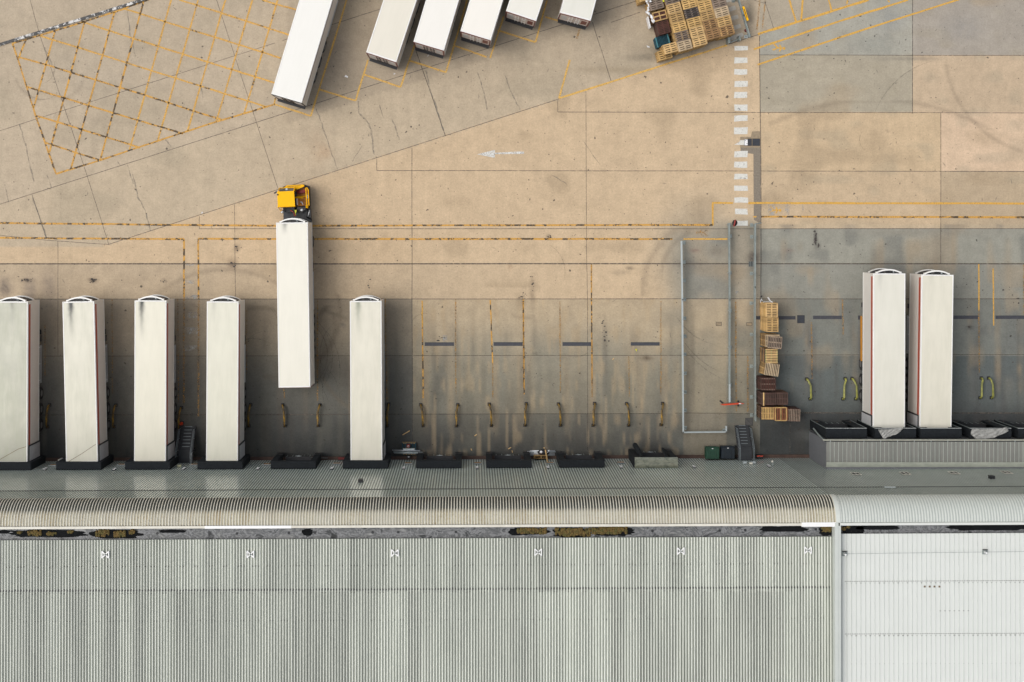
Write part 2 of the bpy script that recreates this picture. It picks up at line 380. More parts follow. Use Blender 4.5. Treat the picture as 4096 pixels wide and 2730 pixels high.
    for c in (3230, 3420, 3560, 3700, 3880, 3990, 4080):
        put(np.exp(-((U-c)/13)**4)*sstep(1150, 1300, V)*sstep(1620, 1500, V)*(0.1+n4*vnoise(U, V, 25, 40, 33)*1.6), L(150, 130, 106), 0.5)
        put(np.exp(-((U-c-24)/11)**2)*sstep(1250, 1420, V)*(0.3+n4), L(84, 80, 78), 0.5)
    put((U > 3040)*(V > 900)*sstep(0.5, 0.85, vnoise(U, V, 50, 60, 21)), L(108, 107, 103), 0.45)
    put((U > 3040)*(V > 900)*sstep(0.62, 0.9, vnoise(U, V, 36, 110, 22))*sstep(1700, 1300, V), L(164, 144, 118), 0.4)
    put((U > 3040)*(V < 900)*sstep(0.6, 0.9, vnoise(U, V, 70, 45, 23)), L(160, 150, 130), 0.28)
    # long streaks across the loading strip
    put((V > 1197)*sstep(0.6, 0.95, n2)*sstep(1150, 1400, V)*0.8, grime, 0.35)
    put(((V > 1197) & (U > 1650) & (U < 2720))*sstep(0.6, 0.9, n4), L(180, 156, 124), 0.4)
    put(sstep(0.68, 0.92, n3)*(V < 1150)*(~inap), L(166, 146, 120), 0.45)
    put(sstep(0.55, 0.9, n3)*inap, L(160, 148, 128), 0.35)
    # blobs: (u, v, ru, rv, colour, strength)
    for (u, v, ru, rv, c, a) in [(110,1122,26,7,(38,30,28),.9),(372,1122,18,8,(50,38,34),.8),(655,1124,10,5,(50,40,36),.8),(948,995,11,14,(92,78,66),.7),
            (930,1060,20,22,(112,94,80),.7),(20,1150,26,40,(80,74,76),.7),(120,1170,26,60,(98,92,94),.55),(195,1145,30,70,(120,108,102),.5),
            (2195,950,9,10,(60,52,46),.8),(2040,1070,10,14,(150,120,96),.5),(2084,1210,22,26,(130,110,84),.4),(2130,1170,12,60,(110,94,78),.5),
            (2480,1090,30,12,(86,80,74),.4),(2520,1072,16,6,(60,54,50),.6),(2750,1060,50,26,(118,112,104),.7),(2870,1005,34,20,(128,118,106),.6),
            (2780,1003,22,9,(128,100,90),.6),(3014,1030,24,26,(70,62,60),.8),(3156,1003,22,8,(140,116,104),.5),(2900,930,34,22,(140,132,118),.6),
            (3262,955,7,34,(62,58,56),.9),(3274,985,5,16,(50,48,48),.9),(2585,1433,22,10,(92,74,60),.8),(1370,1300,10,8,(84,80,84),.6),
            (1300,610,26,26,(176,140,108),.4),(1270,600,34,70,(178,150,122),.35),(1250,1400,90,60,(110,98,86),.4),(1380,1480,60,60,(108,98,88),.4),
            (3560,75,60,70,(150,150,146),.7),(3850,110,90,60,(148,144,140),.55),(3640,235,120,9,(126,120,110),.6),(3500,180,90,40,(146,146,138),.6),
            (2300,60,60,60,(118,116,104),.6),(1600,60,50,60,(120,112,100),.5),(1350,230,60,120,(138,126,112),.5),(1400,330,60,60,(150,138,120),.4),
            (2070,200,60,60,(140,130,114),.5),(1820,130,50,50,(126,118,106),.5),(2700,200,120,26,(120,112,98),.8),(2600,230,90,16,(120,112,98),.7),
            (2480,280,200,14,(150,134,110),.5),(3000,40,20,80,(120,112,98),.7),(400,300,200,120,(176,164,148),.3),(3150,1700,70,60,(60,60,60),.5),
            (3700,930,260,14,(140,130,116),.5),(3550,1170,40,30,(126,110,92),.5),(3880,1310,16,8,(50,48,50),.7),(2140,1415,10,6,(60,54,48),.6),
            (1010,600,26,5,(150,136,116),.5),(1530,1000,160,80,(196,170,138),.3),(3480,870,200,10,(176,156,130),.4),(2960,1230,22,20,(170,150,124),.4),
            (1240,1035,70,260,(160,138,112),.45),(1260,560,60,40,(170,152,130),.3)]:
        d = np.exp(-(((U-u)/ru)**2+((V-v)/rv)**2)**1.2)
        put(d*np.clip(0.35+1.1*vnoise(U, V, 9, 9, 5), 0, 1), L(*c), a)
    # skid arcs
    for (cu, cv, rad, wd, u0, u1, v0, v1, a) in [(1100,1250,260,10,1050,1380,1180,1540,.4),(1160,1300,180,8,1100,1380,1250,1560,.35),(3500,1350,950,9,3080,4090,400,520,.28),
             (2900,1180,330,14,2560,2720,920,1190,.3),(2850,1120,210,9,2640,2760,880,1120,.3),(4200,200,420,8,3700,4090,260,620,.25),(3570,560,40,3,3540,3570,480,560,.5),
             (900,1500,420,9,500,1300,1060,1330,.3),(1040,1380,150,9,985,1110,1210,1480,.5),(1010,1420,230,8,985,1110,1210,1500,.45),(1500,1500,330,9,1240,1390,1220,1640,.5),(1560,1380,300,8,1240,1390,1220,1640,.45),(1180,1700,470,8,1240,1390,1230,1500,.4),(600,1500,330,8,680,800,1210,1600,.35),(2100,1100,170,6,2050,2140,1190,1320,.3),(200,260,150,5,60,330,150,400,.25)]:
        rr = np.hypot(U-cu, V-cv); d = np.exp(-((rr-rad)/wd)**2)*((U > u0)&(U < u1)&(V > v0)&(V < v1))
        put(d, L(110, 98, 84), a)
    C *= np.array([0.985, 0.99, 0.965])
    cool = (sstep(1150, 1500, V)*0.8+(U > 3040)*(V > 900)*0.5)[..., None]; C *= 1+np.clip(cool, 0, 1)*np.array([-0.045, 0.01, 0.06])
    return np.clip(C, 0.004, 0.9)

def build_ground():
    def axis(lo, hi, step, breaks, far):
        a = list(np.arange(lo, hi, step))
        for b in breaks: a = [x for x in a if abs(x-b) > 3] + [b-1, b+1]
        return np.array(sorted(set(a + far)))
    us = axis(-60, 4160, 9, [3040, 3650, 3763, 1650], [-16000, -6000, -2500, -900, -300, 4400, 5000, 7000, 12000, 20000])
    vs = axis(-60, 1990, 9, [221, 449, 685, 915, 1056, 1197, 1425, 1655], [-15000, -6000, -2500, -900, -300, 2300, 3000, 5000, 9000, 17000])
    U, V = np.meshgrid(us, vs, indexing='ij'); nu, nv = U.shape
    X = (U-CU)*H/F; Y = -(V-CV)*H/F
    co = np.stack([X, Y, np.zeros_like(X)], -1).reshape(-1, 3)
    i, j = np.meshgrid(np.arange(nu-1), np.arange(nv-1), indexing='ij'); a = (i*nv+j).ravel()
    q = np.stack([a, a+1, a+nv+1, a+nv], -1)     # faces up
    me = bpy.data.meshes.new("yard_ground")
    me.vertices.add(len(co)); me.vertices.foreach_set("co", co.ravel())
    me.loops.add(q.size); me.loops.foreach_set("vertex_index", q.ravel().astype(np.int32))
    me.polygons.add(len(q)); me.polygons.foreach_set("loop_start", np.arange(0, q.size, 4, dtype=np.int32))
    me.update(calc_edges=True); me.validate()
    ca = me.color_attributes.new("tint", 'FLOAT_COLOR', 'POINT')
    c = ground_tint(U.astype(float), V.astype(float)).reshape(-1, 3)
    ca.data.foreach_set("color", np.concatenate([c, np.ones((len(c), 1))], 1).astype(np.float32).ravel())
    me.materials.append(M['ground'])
    o = bpy.data.objects.new("ground", me); COL.objects.link(o); o["kind"] = "structure"
build_ground()

# ------------------------------------------------------------------ joints, cracks, markings
def wp(pts, ox=0, oy=0, s=1.0): return [P(ox+x*s, oy+y*s)[:2] for x, y in pts]
PX = H/F
def jit(pts, n, a, seed=1):
    r = random.Random(seed); out = []
    for (x0, y0), (x1, y1) in zip(pts[:-1], pts[1:]):
        for k in range(n):
            t = k/n; out.append((x0+(x1-x0)*t+r.uniform(-a, a), y0+(y1-y0)*t+r.uniform(-a, a)))
    out.append(pts[-1]); return out
def build_joints():
    mb = MB()
    J = [([(435,978),(3465,0)],3),([(-20,824),(2560,0)],3),([(-20,530),(1100,173)],2.5),([(1130,163),(1600,12)],3),([(1600,12),(1650,-5)],3),([(2445,90),(2560,50)],3),
         ([(866,0),(1114,761)],2.5),([(120,0),(158,137),(350,708),(435,978)],2.5),([(1657,183),(1782,545)],4),([(2370,90),(2446,330)],3),([(3062,15),(3096,117)],2.5),
         ([(2995,-5),(3062,15)],2),([(128,780),(187,957)],3),([(-20,940),(188,962),(437,979)],2.5),([(188,753),(206,757)],2),
         ([(3040,221),(4200,223)],3),([(2231,449),(4200,453)],3),([(1507,683),(4200,687)],3),([(797,916),(2850,916),(4200,915)],3),([(-20,1056),(4200,1056)],6),
         ([(-20,1197),(4200,1196)],3.5),([(-20,1425),(1000,1425),(4200,1419)],3),([(-20,1661),(1000,1660),(2650,1655)],3.5),([(2700,1653),(3040,1655)],3),([(3200,1652),(4200,1653)],5),
         ([(1507,636),(1507,683)],2.5),([(2231,402),(2231,449)],2.5),([(797,865),(797,916)],2.5),([(232,965),(232,1425)],2.5),([(938,818),(942,1200)],2.5),
         ([(1648,592),(1648,1197),(1652,1840)],3),([(2344,366),(2346,1000),(2350,1197),(2350,1800)],2.5),([(3038,145),(3044,740),(3044,1195)],4),
         ([(3650,0),(3650,451)],3.5),([(3763,453),(3763,1056)],3),([(3040,1195),(3044,1300)],2),([(3160,1655),(3160,1840)],2)]
    for k, (p, w) in enumerate(J): mb.ribbon(wp(jit(p, 6, 0.5, k)), w*PX*(0.78 if w < 5 else 0.85), 0.004)
    single("slab_joints", mb, M['joint'], kind="structure")
    mb = MB()
    C2 = lambda pts: [(1000+x*.472, y*.472) for x, y in pts]
    C0 = lambda pts: [(x*.472, y*.472) for x, y in pts]
    for k, (p, w) in enumerate([(C2([(560,920),(620,1080),(680,1280),(745,1440)]),4.5),(C2([(920,860),(920,960),(1010,1050),(1040,1170),(1045,1290),(1075,1340)]),6),
            (C2([(1200,1010),(1240,1100),(1265,1190)]),4),(C2([(1930,610),(1980,770),(2010,930)]),4.5),(C2([(2160,640),(2220,800),(2290,930)]),4.5),
            (C2([(1100,890),(1130,1000)]),3.5),(C2([(1490,600),(1540,800),(1600,980),(1640,1110)]),6),(C2([(950,1240),(870,1370)]),3),
            ([(530,700),(552,790),(580,840),(602,925)],5),(C0([(170,1060),(215,1220),(250,1390),(290,1540)]),5),(C0([(1080,1400),(1130,1560)]),4),
            (C0([(1080,60),(1100,300),(1150,480)]),4),(C0([(1690,700),(1720,830)]),4),(C0([(1400,1180),(1450,1250)]),4),([(18,740),(35,808)],3.5),([(190,700),(206,753)],3.5),
            ([(128,790),(160,870),(188,957)],5),(C0([(380,400),(440,560)]),5),([(2400,660),(2330,560)],3),([(2270,740),(2205,700)],3)]):
        mb.ribbon(wp(jit(p, 5, 2.0, k+40)), [w*PX*(0.5+random.Random(k*9+i).random()) for i in range((len(p)-1)*5+1)], 0.006)
    # hairline net on the broken patch and small dark scuffs
    r = random.Random(3)
    for _ in range(150):
        u, v = r.uniform(0, 4096), r.uniform(0, 1650); a = r.gauss(1.5, 0.6); l = r.uniform(4, 22)
        mb.ribbon(wp([(u, v), (u+l*.5*math.cos(a)+r.uniform(-2, 2), v+l*.5*math.sin(a)), (u+l*math.cos(a), v+l*math.sin(a))]), [1.0*PX, r.uniform(2, 5)*PX, 1.0*PX], 0.006)
    single("pavement_cracks", mb, M['crack'], kind="structure")
build_joints()
def stains():
    mb = MB(); r = random.Random(17)
    for (u, v, ru, rv, n) in [(110,1122,26,7,26),(372,1122,18,9,22),(655,1124,12,6,10),(948,992,8,14,9),(930,1062,16,20,18),(3262,955,9,34,30),(3274,985,4,14,8),(2198,952,10,10,12),
            (3014,1030,18,22,12),(2095,1190,22,16,12),(2130,1120,8,40,10),(1475,1140,6,30,7),(3880,1310,20,10,9),(3860,1135,60,20,8),(3560,1170,60,30,9),(3500,1100,140,40,14),(4050,1250,40,120,12),
            (2420,1340,14,60,12),(2150,1500,24,30,6),(1760,1340,14,26,6),(1250,1710,60,40,5),(3420,250,60,40,12),(3200,260,200,90,12),(3700,80,120,60,10),(2410,1290,6,14,6),(1660,505,20,14,4),
            (2000,650,900,300,26),(700,880,600,160,16),(500,300,480,260,30),(3600,600,500,250,22),(2200,1350,500,220,30),(1150,1350,160,220,14)]:
        for _ in range(n):
            a, b = r.gauss(u, ru*.45), r.gauss(v, rv*.45); s_ = r.choice((1, 1.4, 2, 2.6, 4)) if ru < 60 else r.choice((.8, 1, 1.3, 2))
            k = r.randint(5, 8); t0 = r.random()*6; el = r.uniform(.5, 1.6)
            mb.poly([(*P(a+s_*el*r.uniform(.6, 1.2)*math.cos(t0+t*6.283/k), b+s_*r.uniform(.6, 1.2)*math.sin(t0+t*6.283/k))[:2], 0.0072+.0001*(_ % 5)) for t in range(k)])
    single("oil_stains", mb, plain("oil_stain", (0.055, 0.045, 0.04), 0.8, var=0.4), kind="structure")
    mb = MB(); k = 0
    for (cu, cv, rad, a0, a1, w) in [(1060,1440,95,150,250,4),(1075,1455,120,160,260,3),(1010,1520,150,200,300,3.5),(1000,1330,120,-60,40,4),(985,1350,150,-50,50,3),(1180,1420,130,-70,60,4),(1160,1430,170,-60,50,3.5),
            (1150,1480,210,-60,30,3),(1470,1560,180,150,230,4),(1480,1480,200,130,215,3),(1430,1420,150,150,240,3),(1210,1600,150,-60,10,3),(700,1420,60,20,100,3),(3000,1150,330,110,150,4),(3020,1160,350,110,150,3),
            (2900,1130,230,100,150,5),(2150,1090,110,-70,20,3),(1700,1320,60,200,300,3),(3480,560,42,120,230,3),(3800,600,330,200,260,4),(160,270,60,-40,80,3),(170,300,90,40,160,3),(2300,1330,90,40,120,3),(1980,1420,120,-40,40,3)]:
        pts = [P(cu+rad*math.cos(math.radians(a0+(a1-a0)*j/14)), cv+rad*1.1*math.sin(math.radians(a0+(a1-a0)*j/14)))[:2] for j in range(15)]
        mb.ribbon(pts, [w*PX*math.sin(math.pi*(j+.6)/15.2) for j in range(15)], .0060+.00005*k); k += 1
    single("tyre_marks", mb, film_mat("tyre_rubber_film", (0.09, 0.08, 0.07), 0.34, 5.0, 0.35, 0.62), kind="structure")
stains()

def lines(name, mat, L, z=0.009, seed=0):
    mb = MB()
    for k, (p, w) in enumerate(L): mb.ribbon(wp(jit(p, 8, 0.55, k+seed)), [w*PX*(0.86+0.28*random.Random(k*31+i+seed).random()) for i in range((len(p)-1)*8+1)], z+0.0004*(k % 4))
    return single(name, mb, mat, kind="structure")
C0 = lambda *p: [(x*.472, y*.472) for x, y in p]
C2 = lambda *p: [(1000+x*.472, y*.472) for x, y in p]
C3 = lambda *p: [(2000+x*.472, y*.472) for x, y in p]
C4 = lambda *p: [(2900+x/1.967, y/1.967) for x, y in p]
C5 = lambda *p: [(2650+x/3.015, 780+y/3.015) for x, y in p]
C6 = lambda *p: [(1000+x*.51, 1150+y*.51) for x, y in p]
C7 = lambda *p: [(2000+x*.51, 1150+y*.51) for x, y in p]
C8 = lambda *p: [(3200+x*.606, 1000+y*.606) for x, y in p]
hA = [C0((220,340),(150,510)),C0((470,255),(285,915)),C0((715,190),(420,1290)),C0((970,105),(600,1435)),C0((1215,20),(850,1355)),C0((1450,0),(1095,1280)),
      C0((1680,0),(1335,1200)),C0((1910,0),(1590,1110)),C0((2140,0),(1830,1040)),C2((235,0),(100,460),(-50,965)),C2((215,830),(205,885))]
hB = [C0((160,485),(390,550),(810,680),(1220,805),(1630,940),(1890,1020)),C0((320,300),(665,405),(1075,535),(1490,665),(1900,795),(2250,905)),
      C0((690,185),(1135,330),(1545,460),(1960,590),(2331,705),(2540,765)),C0((1055,75),(1395,185),(1815,315),(2230,445),(2380,496)),
      C0((1520,0),(1870,110),(2285,245),(2450,298)),C0((2220,0),(2331,35),(2510,85)),C0((220,735),(540,830),(960,960),(1370,1080),(1550,1135)),
      C0((300,980),(695,1100),(1100,1225),(1185,1255)),C0((385,1210),(640,1295),(850,1360))]
edge = [C0((105,370),(150,500),(300,975),(475,1475)),C0((475,1475),(850,1360),(1340,1195),(1830,1035),(2331,885)),C0((105,370),(470,262),(970,105),(1270,-5))]
lines("hatch_markings", M['yellow'], [(p, 6.8) for p in hA[5:]+hB[1:6]])
lines("hatch_markings_rubbed", M['yellow_dirty'], [(p, 6.8) for p in hA[:5]+hB[:1]+hB[6:]+edge], seed=50)
lines("bay_markings", M['yellow_pale'], [(p, 7) for p in [C2((205,885),(515,985)),C2((820,0),(515,985)),C2((590,760),(895,855)),C2((895,855),(1000,510)),
      C2((970,635),(1275,740)),C2((1275,740),(1395,385)),C2((1350,515),(1660,615)),C2((1660,615),(1770,250),(1840,0)),C2((1735,390),(2005,485)),C2((2035,495),(2150,140)),
      C3((-20,258),(300,360)),C3((300,360),(400,0)),C3((385,145),(680,235)),C3((590,510),(500,835)),C3((500,835),(945,695),(1425,540),(1925,385))]], seed=90)
lines("bay_markings_faded", M['yellow_faded'], [(C3((680,235),(650,330)),7),(C4((275,0),(250,240)),7),(C4((318,0),(293,230)),6),
      (C6((530,100),(530,890)),5),(C6((1060,90),(1075,890)),5),(C6((1613,95),(1614,840)),5),(C6((1903,600),(1905,870)),4),(C6((2140,95),(2148,800)),5),
      (C7((470,110),(473,830)),5),(C7((1010,540),(1015,860)),4),(C7((1262,110),(1262,840)),4.5),(C7((720,400),(722,860)),5),(C6((265,790),(270,870)),5),([(736,1190),(736,1300),(735,1619)],7),([(794,1190),(794,1400),(794,1668)],7),
      ([(448,1199),(450,1575)],4),([(180,1300),(180,1510)],4),([(711,1199),(714,1610)],4),([(987,1240),(987,1500)],3),
      (C8((75,480),(80,850)),6),(C8((280,330),(285,560)),5),(C8((1476,95),(1476,430)),5),(C8((1180,400),(1183,810)),5)], seed=130)
lines("yard_lines_rubbed", M['yellow_dirty'], [([(-20,893),(390,897),(680,901),(1100,904),(2000,902),(2600,901),(2851,901)],7.5),([(-20,952),(300,955),(736,957)],7.5),
      ([(793,956),(1500,957),(2200,957),(2690,957)],7.5),([(736,957),(736,1190)],7),([(793,956),(794,1190)],7),(C6((1350,105),(1358,870)),5),
      (C6((1885,100),(1903,600)),5),(C7((182,95),(190,840)),5),(C7((716,-180),(718,90),(722,760)),5.5),([(3045,868),(4200,870)],8)], seed=170)
lines("yard_lines", M['yellow_clean'], [([(2851,903),(2851,812)],7),([(2848,812),(2932,813)],7),([(2993,813),(3500,814),(4200,815)],8),([(2734,957),(2909,957)],6.5),([(3013,868),(3026,868)],6),
      (C4((260,270),(600,165),(1130,0)),9.5),(C4((225,390),(850,185),(1440,0)),7.8),(C4((255,512),(1000,265),(1840,-3)),7.2),(C4((505,0),(558,170)),7),(C4((612,0),(600,160)),7),
      (C4((815,0),(838,80)),6),(C4((965,0),(958,35)),6),(C4((1280,0),(1295,20)),5),(C8((1180,95),(1181,400)),5.5),(C8((1275,125),(1278,500)),5),(C6((1350,105),(1352,300)),5.5)], seed=210)
lines("walkway_lines", M['yellow_faded'], [(C7((1850,265),(1852,975)),6),(C7((1943,540),(1943,975)),6),(C5((882,1290),(884,1500)),5)], z=0.012, seed=250)
def figures():
    mb = MB()
    def fig(cx, cy, s, a, mi):
        ca, sa = math.cos(a), math.sin(a)
        q = lambda x, y: (cx+s*(x*ca-y*sa), cy+s*(x*sa+y*ca))
        for k, l in enumerate(([(0,0),(14,0)], [(14,0),(26,-8),(30,-6)], [(14,0),(25,9),(28,13)], [(2,0),(8,-11)], [(2,0),(9,10)])):
            mb.ribbon(wp([q(*p) for p in l]), 4.5*s*PX, 0.010+0.001*k, mi)
        mb.poly([(*P(*q(-6+5*math.cos(t), 5*math.sin(t)))[:2], 0.0165) for t in [k*math.pi/5 for k in range(10)]], mi)
    fig(3128, 194, 1.25, math.pi*1.0+0.1, 0); fig(3113, 842, 1.15, math.pi*1.02, 0); fig(2797, 931, 1.15, 0.0, 1)
    single("walkway_figures", mb, [M['yellow_clean'], M['yellow_faded']], kind="structure")
figures()
def crossing():
    mb = MB()
    ys = [(390,430),(490,538),(588,635),(688,737),(782,832),(888,943),(980,1030),(1080,1138),(1283,1333),(1373,1423),(1475,1520)]
    r = random.Random(5)
    def rect(u0, u1, v0, v1, z=0.009):
        e = lambda: r.uniform(-1.6, 1.6)
        mb.poly([(*P(u0+e(), v0+e())[:2], z), (*P((u0+u1)/2, v0+e()*.7)[:2], z), (*P(u1+e(), v0+e())[:2], z), (*P(u1+e(), v1+e())[:2], z), (*P((u0+u1)/2, v1+e()*.7)[:2], z), (*P(u0+e(), v1+e())[:2], z)])
    for a, b in ys: rect(2937, 2990, a*.472, b*.472)
    rect(2938, 2991, 743, 764); rect(2938, 2992, 790, 811); rect(2940, 2990, 836, 858); rect(2940, 2990, 884, 903)
    mb.poly([(*P(u, v)[:2], 0.009) for u, v in [(2937,580),(2958,568),(2960,562),(2977,561),(2977,581)]])
    single("zebra_crossing", mb, M['white_mark'], kind="structure")
    mb = MB(); K = lambda x, y: P(2540+x*.238, y*.238)[:2]
    for q in [[(1500,10),(1640,-40),(1660,20),(1530,50)],[(1540,140),(1680,95),(1702,165),(1575,205)],[(1590,290),(1725,250),(1742,310),(1625,350)],
              [(1640,445),(1770,402),(1790,465),(1670,505)],[(1600,620),(1800,550),(1826,590),(1810,620),(1640,680),(1605,660)]]:
        mb.poly([(*K(x, y), 0.009) for x, y in q])
    single("zebra_crossing_old", mb, M['white_old'], kind="structure")
    mb = MB()
    mb.poly([(*P(*p)[:2], 0.009) for p in C2((1925,1310),(2075,1272),(2075,1340))])
    mb.poly([(*P(*p)[:2], 0.010) for p in C2((2075,1297),(2280,1286),(2322,1288),(2322,1306),(2075,1309))])
    single("direction_arrow", mb, paint_mat("white_arrow_worn", (0.68, 0.68, 0.64), 0.22, 0.32, 2.2, (0.16, 0.17, 0.17)), kind="structure")
    mb = MB()
    for u0, u1, v0, v1 in [(741,790,1057,1063),(743,775,1123,1135),(742,790,1180,1197),(740,790,1249,1273),(740,790,1310,1338),(740,790,1382,1405),
                           (3073,3098,818,862),(3140,3158,820,860),(1760,1800,1368,1371),(1770,1790,1340,1370)]: rect(u0, u1, v0, v1, 0.013)
    for q in (C5((1680,115),(1700,115),(1704,212),(1690,212)), C5((880,1155),(905,1160),(934,1175),(930,1195),(905,1198),(882,1210))): mb.poly([(*P(*p)[:2], 0.014) for p in q])
    single("faded_white_markings", mb, M['white_ghost'], kind="structure")
crossing()
def kerb():
    mb = MB(); a, b = P(-40, 192), P(590, -5); w = 11*PX
    d = np.array(b[:2])-np.array(a[:2]); l = np.linalg.norm(d); n = np.array([-d[1], d[0]])/l*w/2
    mb.prism([tuple(np.array(a[:2])+n), tuple(np.array(a[:2])-n), tuple(np.array(b[:2])-n), tuple(np.array(b[:2])+n)], 0, 0.12)
    single("kerb", mb, M['kerb'], kind="structure")
    mb = MB()
    q = lambda x, y, z: (*P(2880+x/6.4, 520+y/6.4)[:2], z)
    mb.poly([q(525,455,.006),q(1035,455,.006),q(1037,1300,.006),q(1037,1700,.006),q(860,1700,.006),q(855,620,.006),q(710,600,.006),q(525,540,.006)], 0)
    mb.poly([q(820,45,.007),q(1035,35,.007),q(1035,180,.007),q(790,180,.007)], 1)
    mb.poly([q(515,180,.008),q(1035,180,.008),q(1035,455,.008),q(515,455,.008)], 1)
    mb.poly([(*P(3015,780)[:2],.005),(*P(3043,780)[:2],.005),(*P(3043,895)[:2],.005),(*P(3015,880)[:2],.005)], 0)
    single("trench_patch", mb, [M['asphalt_patch'], M['patch_tan']], kind="structure")
kerb()

def flush_plates():
    G = "dark flush plates in the loading bays"
    items = [((1699,1816,1370,1384.6), "dark flush steel strip with white scrape in the bay nearest the last parked docked trailer"),
             ((1974,2090.5,1369.5,1384.6), "dark flush steel strip in the second empty bay from the parked trailer"),
             ((2250,2365,1369.5,1384.6), "dark flush steel strip in the third empty bay, between yellow-black lines"),
             ((2523,2638.5,1369.5,1383.6), "dark flush steel strip with brown patch below, in the bay beside the long railing"),
             ((3024,3182,1265,1279), "dark flush strip running out from under the tall pallet stacks"),
             ((3252,3367,1263.6,1277.5), "dark flush strip between the square cover and the trailers at the raised dock"),
             ((3432,3452,1263,1279), "short dark strip end beside the raised dock trailer"),
             ((3813,3912,1263,1277), "dark flush strip just past the last trailer at the raised dock"),
             ((3982,4120,1263,1277), "dark flush strip running off the right edge of the photo"),
             ((3628,3640,1263,1277), "sliver of dark strip between the two raised dock trailers")]
    for (u0, u1, v0, v1), lab in items:
        c = P((u0+u1)/2, (v0+v1)/2); mb = MB().chbox(P(u0,0)[0], P(u1,0)[0], P(0,v1)[1], P(0,v0)[1], 0, 0.014, 0.004)
        single("landing_plate", mb, M['bar_plate'], lab, "ground plate", G, origin=(c[0], c[1], 0))
    for (u0, u1, v0, v1), m, nm, lab, cat in [
            ((3190,3217,1263,1292), 'black_plate', "inspection_cover", "black square cover with rounded corners beside the pallet stacks", "cover"),
            ((2991.7,3005.8,556.7,583), 'black_plate', "trench_plate", "narrow black trench plate in the broken concrete patch", "plate"),
            ((3010.5,3038.5,556.7,583), 'black_plate', "trench_plate", "wide black trench plate against the slab edge by the zebra crossing", "plate"),
            ((2978,2990.5,559,582), 'white_plastic', "cover_plate", "small white painted cover plate with two holes by the zebra crossing", "cover"),
            ((2982,3010,1674,1702), 'cover_grey', "inspection_cover", "dark square cover with diagonal seam at the top of the steel stairs", "cover"),
            ((2865,2885,1290,1303), 'patch_tan', "gully_cover", "small rusty square cover between the two long railings", "cover"),
            ((2987,3007,1292,1303), 'patch_tan', "gully_cover", "small rusty square cover against the railing beside the pallets", "cover")]:
        c = P((u0+u1)/2, (v0+v1)/2); t = thing(nm, lab, cat, (c[0], c[1], 0))
        x0, x1, y0, y1 = P(u0,0)[0], P(u1,0)[0], P(0,v1)[1], P(0,v0)[1]
        part(t, "plate", MB().chbox(x0, x1, y0, y1, 0, 0.022, 0.006), M[m], True)
        fr = MB()
        for a in ((x0-.03,x1+.03,y1,y1+.03),(x0-.03,x1+.03,y0-.03,y0),(x0-.03,x0,y0,y1),(x1,x1+.03,y0,y1)): fr.box(*a, 0, 0.018)
        part(t, "frame", fr, M['joint'] if False else M['chassis'], True)
        if nm == "cover_plate":
            for k, (dx, dy) in enumerate(((-.06,.15),(.07,-.1))): part(t, "lifting_hole", MB().lathe((c[0]+dx, c[1]+dy, .022), [(.035,0),(.035,.003)], 10), M['black'], True)
        if nm == "inspection_cover" and u0 < 3000:
            part(t, "seam", MB().ribbon([(x0+.05,y1-.05),(x1-.05,y0+.05)], .03, .026), M['chassis'], True)
    c = P(3005, 1057); t = thing("drain_grate", "small black drain grate with bars beside the railing", "drain", (c[0], c[1], 0))
    part(t, "pit", MB().box(c[0]-.22,c[0]+.22,c[1]-.22,c[1]+.22,0,.008), M['black'], True)
    g = MB()
    for k in range(4): x = c[0]-.2+k*.125; g.box(x, x+.035, c[1]-.22, c[1]+.22, .008, .03)
    part(t, "bars", g, M['galv'], True)
flush_plates()

# ------------------------------------------------------------------ warehouse
def shear(x, y): return y + 0.0045*(x+34)
XD = 26.35
def wall_mat(name, k=1.0):
    m, nt, b = newmat(name)
    n = noise(nt, 0.5, 5, 0.6); c = ramp(nt, n, [(0.3, tuple(x*k for x in (0.56,0.63,0.565))), (0.7, tuple(x*k for x in (0.65,0.72,0.65)))])
    n2 = noise(nt, 3.0, 4, 0.7, (6, 1, 0.3)); c = mixc(nt, ramp(nt, n2, [(0.45,0.0),(0.8,0.35)]), c, tuple(x*k for x in (0.26,0.28,0.26)))
    nt.links.new(c, b.inputs["Base Color"]); b.inputs["Roughness"].default_value = 0.21; b.inputs["Specular IOR Level"].default_value = 0.5
    return m
def eave_mat():
    "lichen-stained old curved sheets: dark algae along the lower part of the curve, ochre speckle above"
    m, nt, b = newmat("curved_eave_weathered")
    tc = ND(nt, "ShaderNodeTexCoord"); sx = ND(nt, "ShaderNodeSeparateXYZ"); nt.links.new(tc.outputs["Object"], sx.inputs[0])
    n = noise(nt, 7, 5, 0.8); nx = noise(nt, 1.1, 4, 0.6, (1, 0.2, 0.2)); nc = noise(nt, 0.25, 3, 0.6, (1, .1, .1))
    base = ramp(nt, nx, [(0.3, (0.30,0.265,0.18)), (0.55, (0.46,0.44,0.34)), (0.8, (0.32,0.25,0.145))])
    lich = mixc(nt, ramp(nt, n, [(0.48,0.0),(0.66,0.6)]), base, (0.22,0.15,0.06))
    lich = mixc(nt, ramp(nt, noise(nt, 12, 3, 0.7), [(0.62,0.0),(0.70,0.8)]), lich, (0.50,0.26,0.03))
    lich = mixc(nt, ramp(nt, nc, [(0.35,0.55),(0.6,0.0)]), lich, (0.40,0.395,0.345))
    hz = math_(nt, 'MULTIPLY_ADD', n, 0.35); hz.node.inputs[2].default_value = -0.17
    zz = math_(nt, 'ADD', sx.outputs[2], hz)
    alg = ramp(nt, math_(nt, 'SUBTRACT', zz, 16.5), [(0.02, 1.0), (0.80, 0.92), (1.02, 0.0)])
    c = mixc(nt, alg, lich, (0.035,0.040,0.036))
    nt.links.new(c, b.inputs["Base Color"]); b.inputs["Roughness"].default_value = 0.75; b.inputs["Specular IOR Level"].default_value = 0.15
    return m
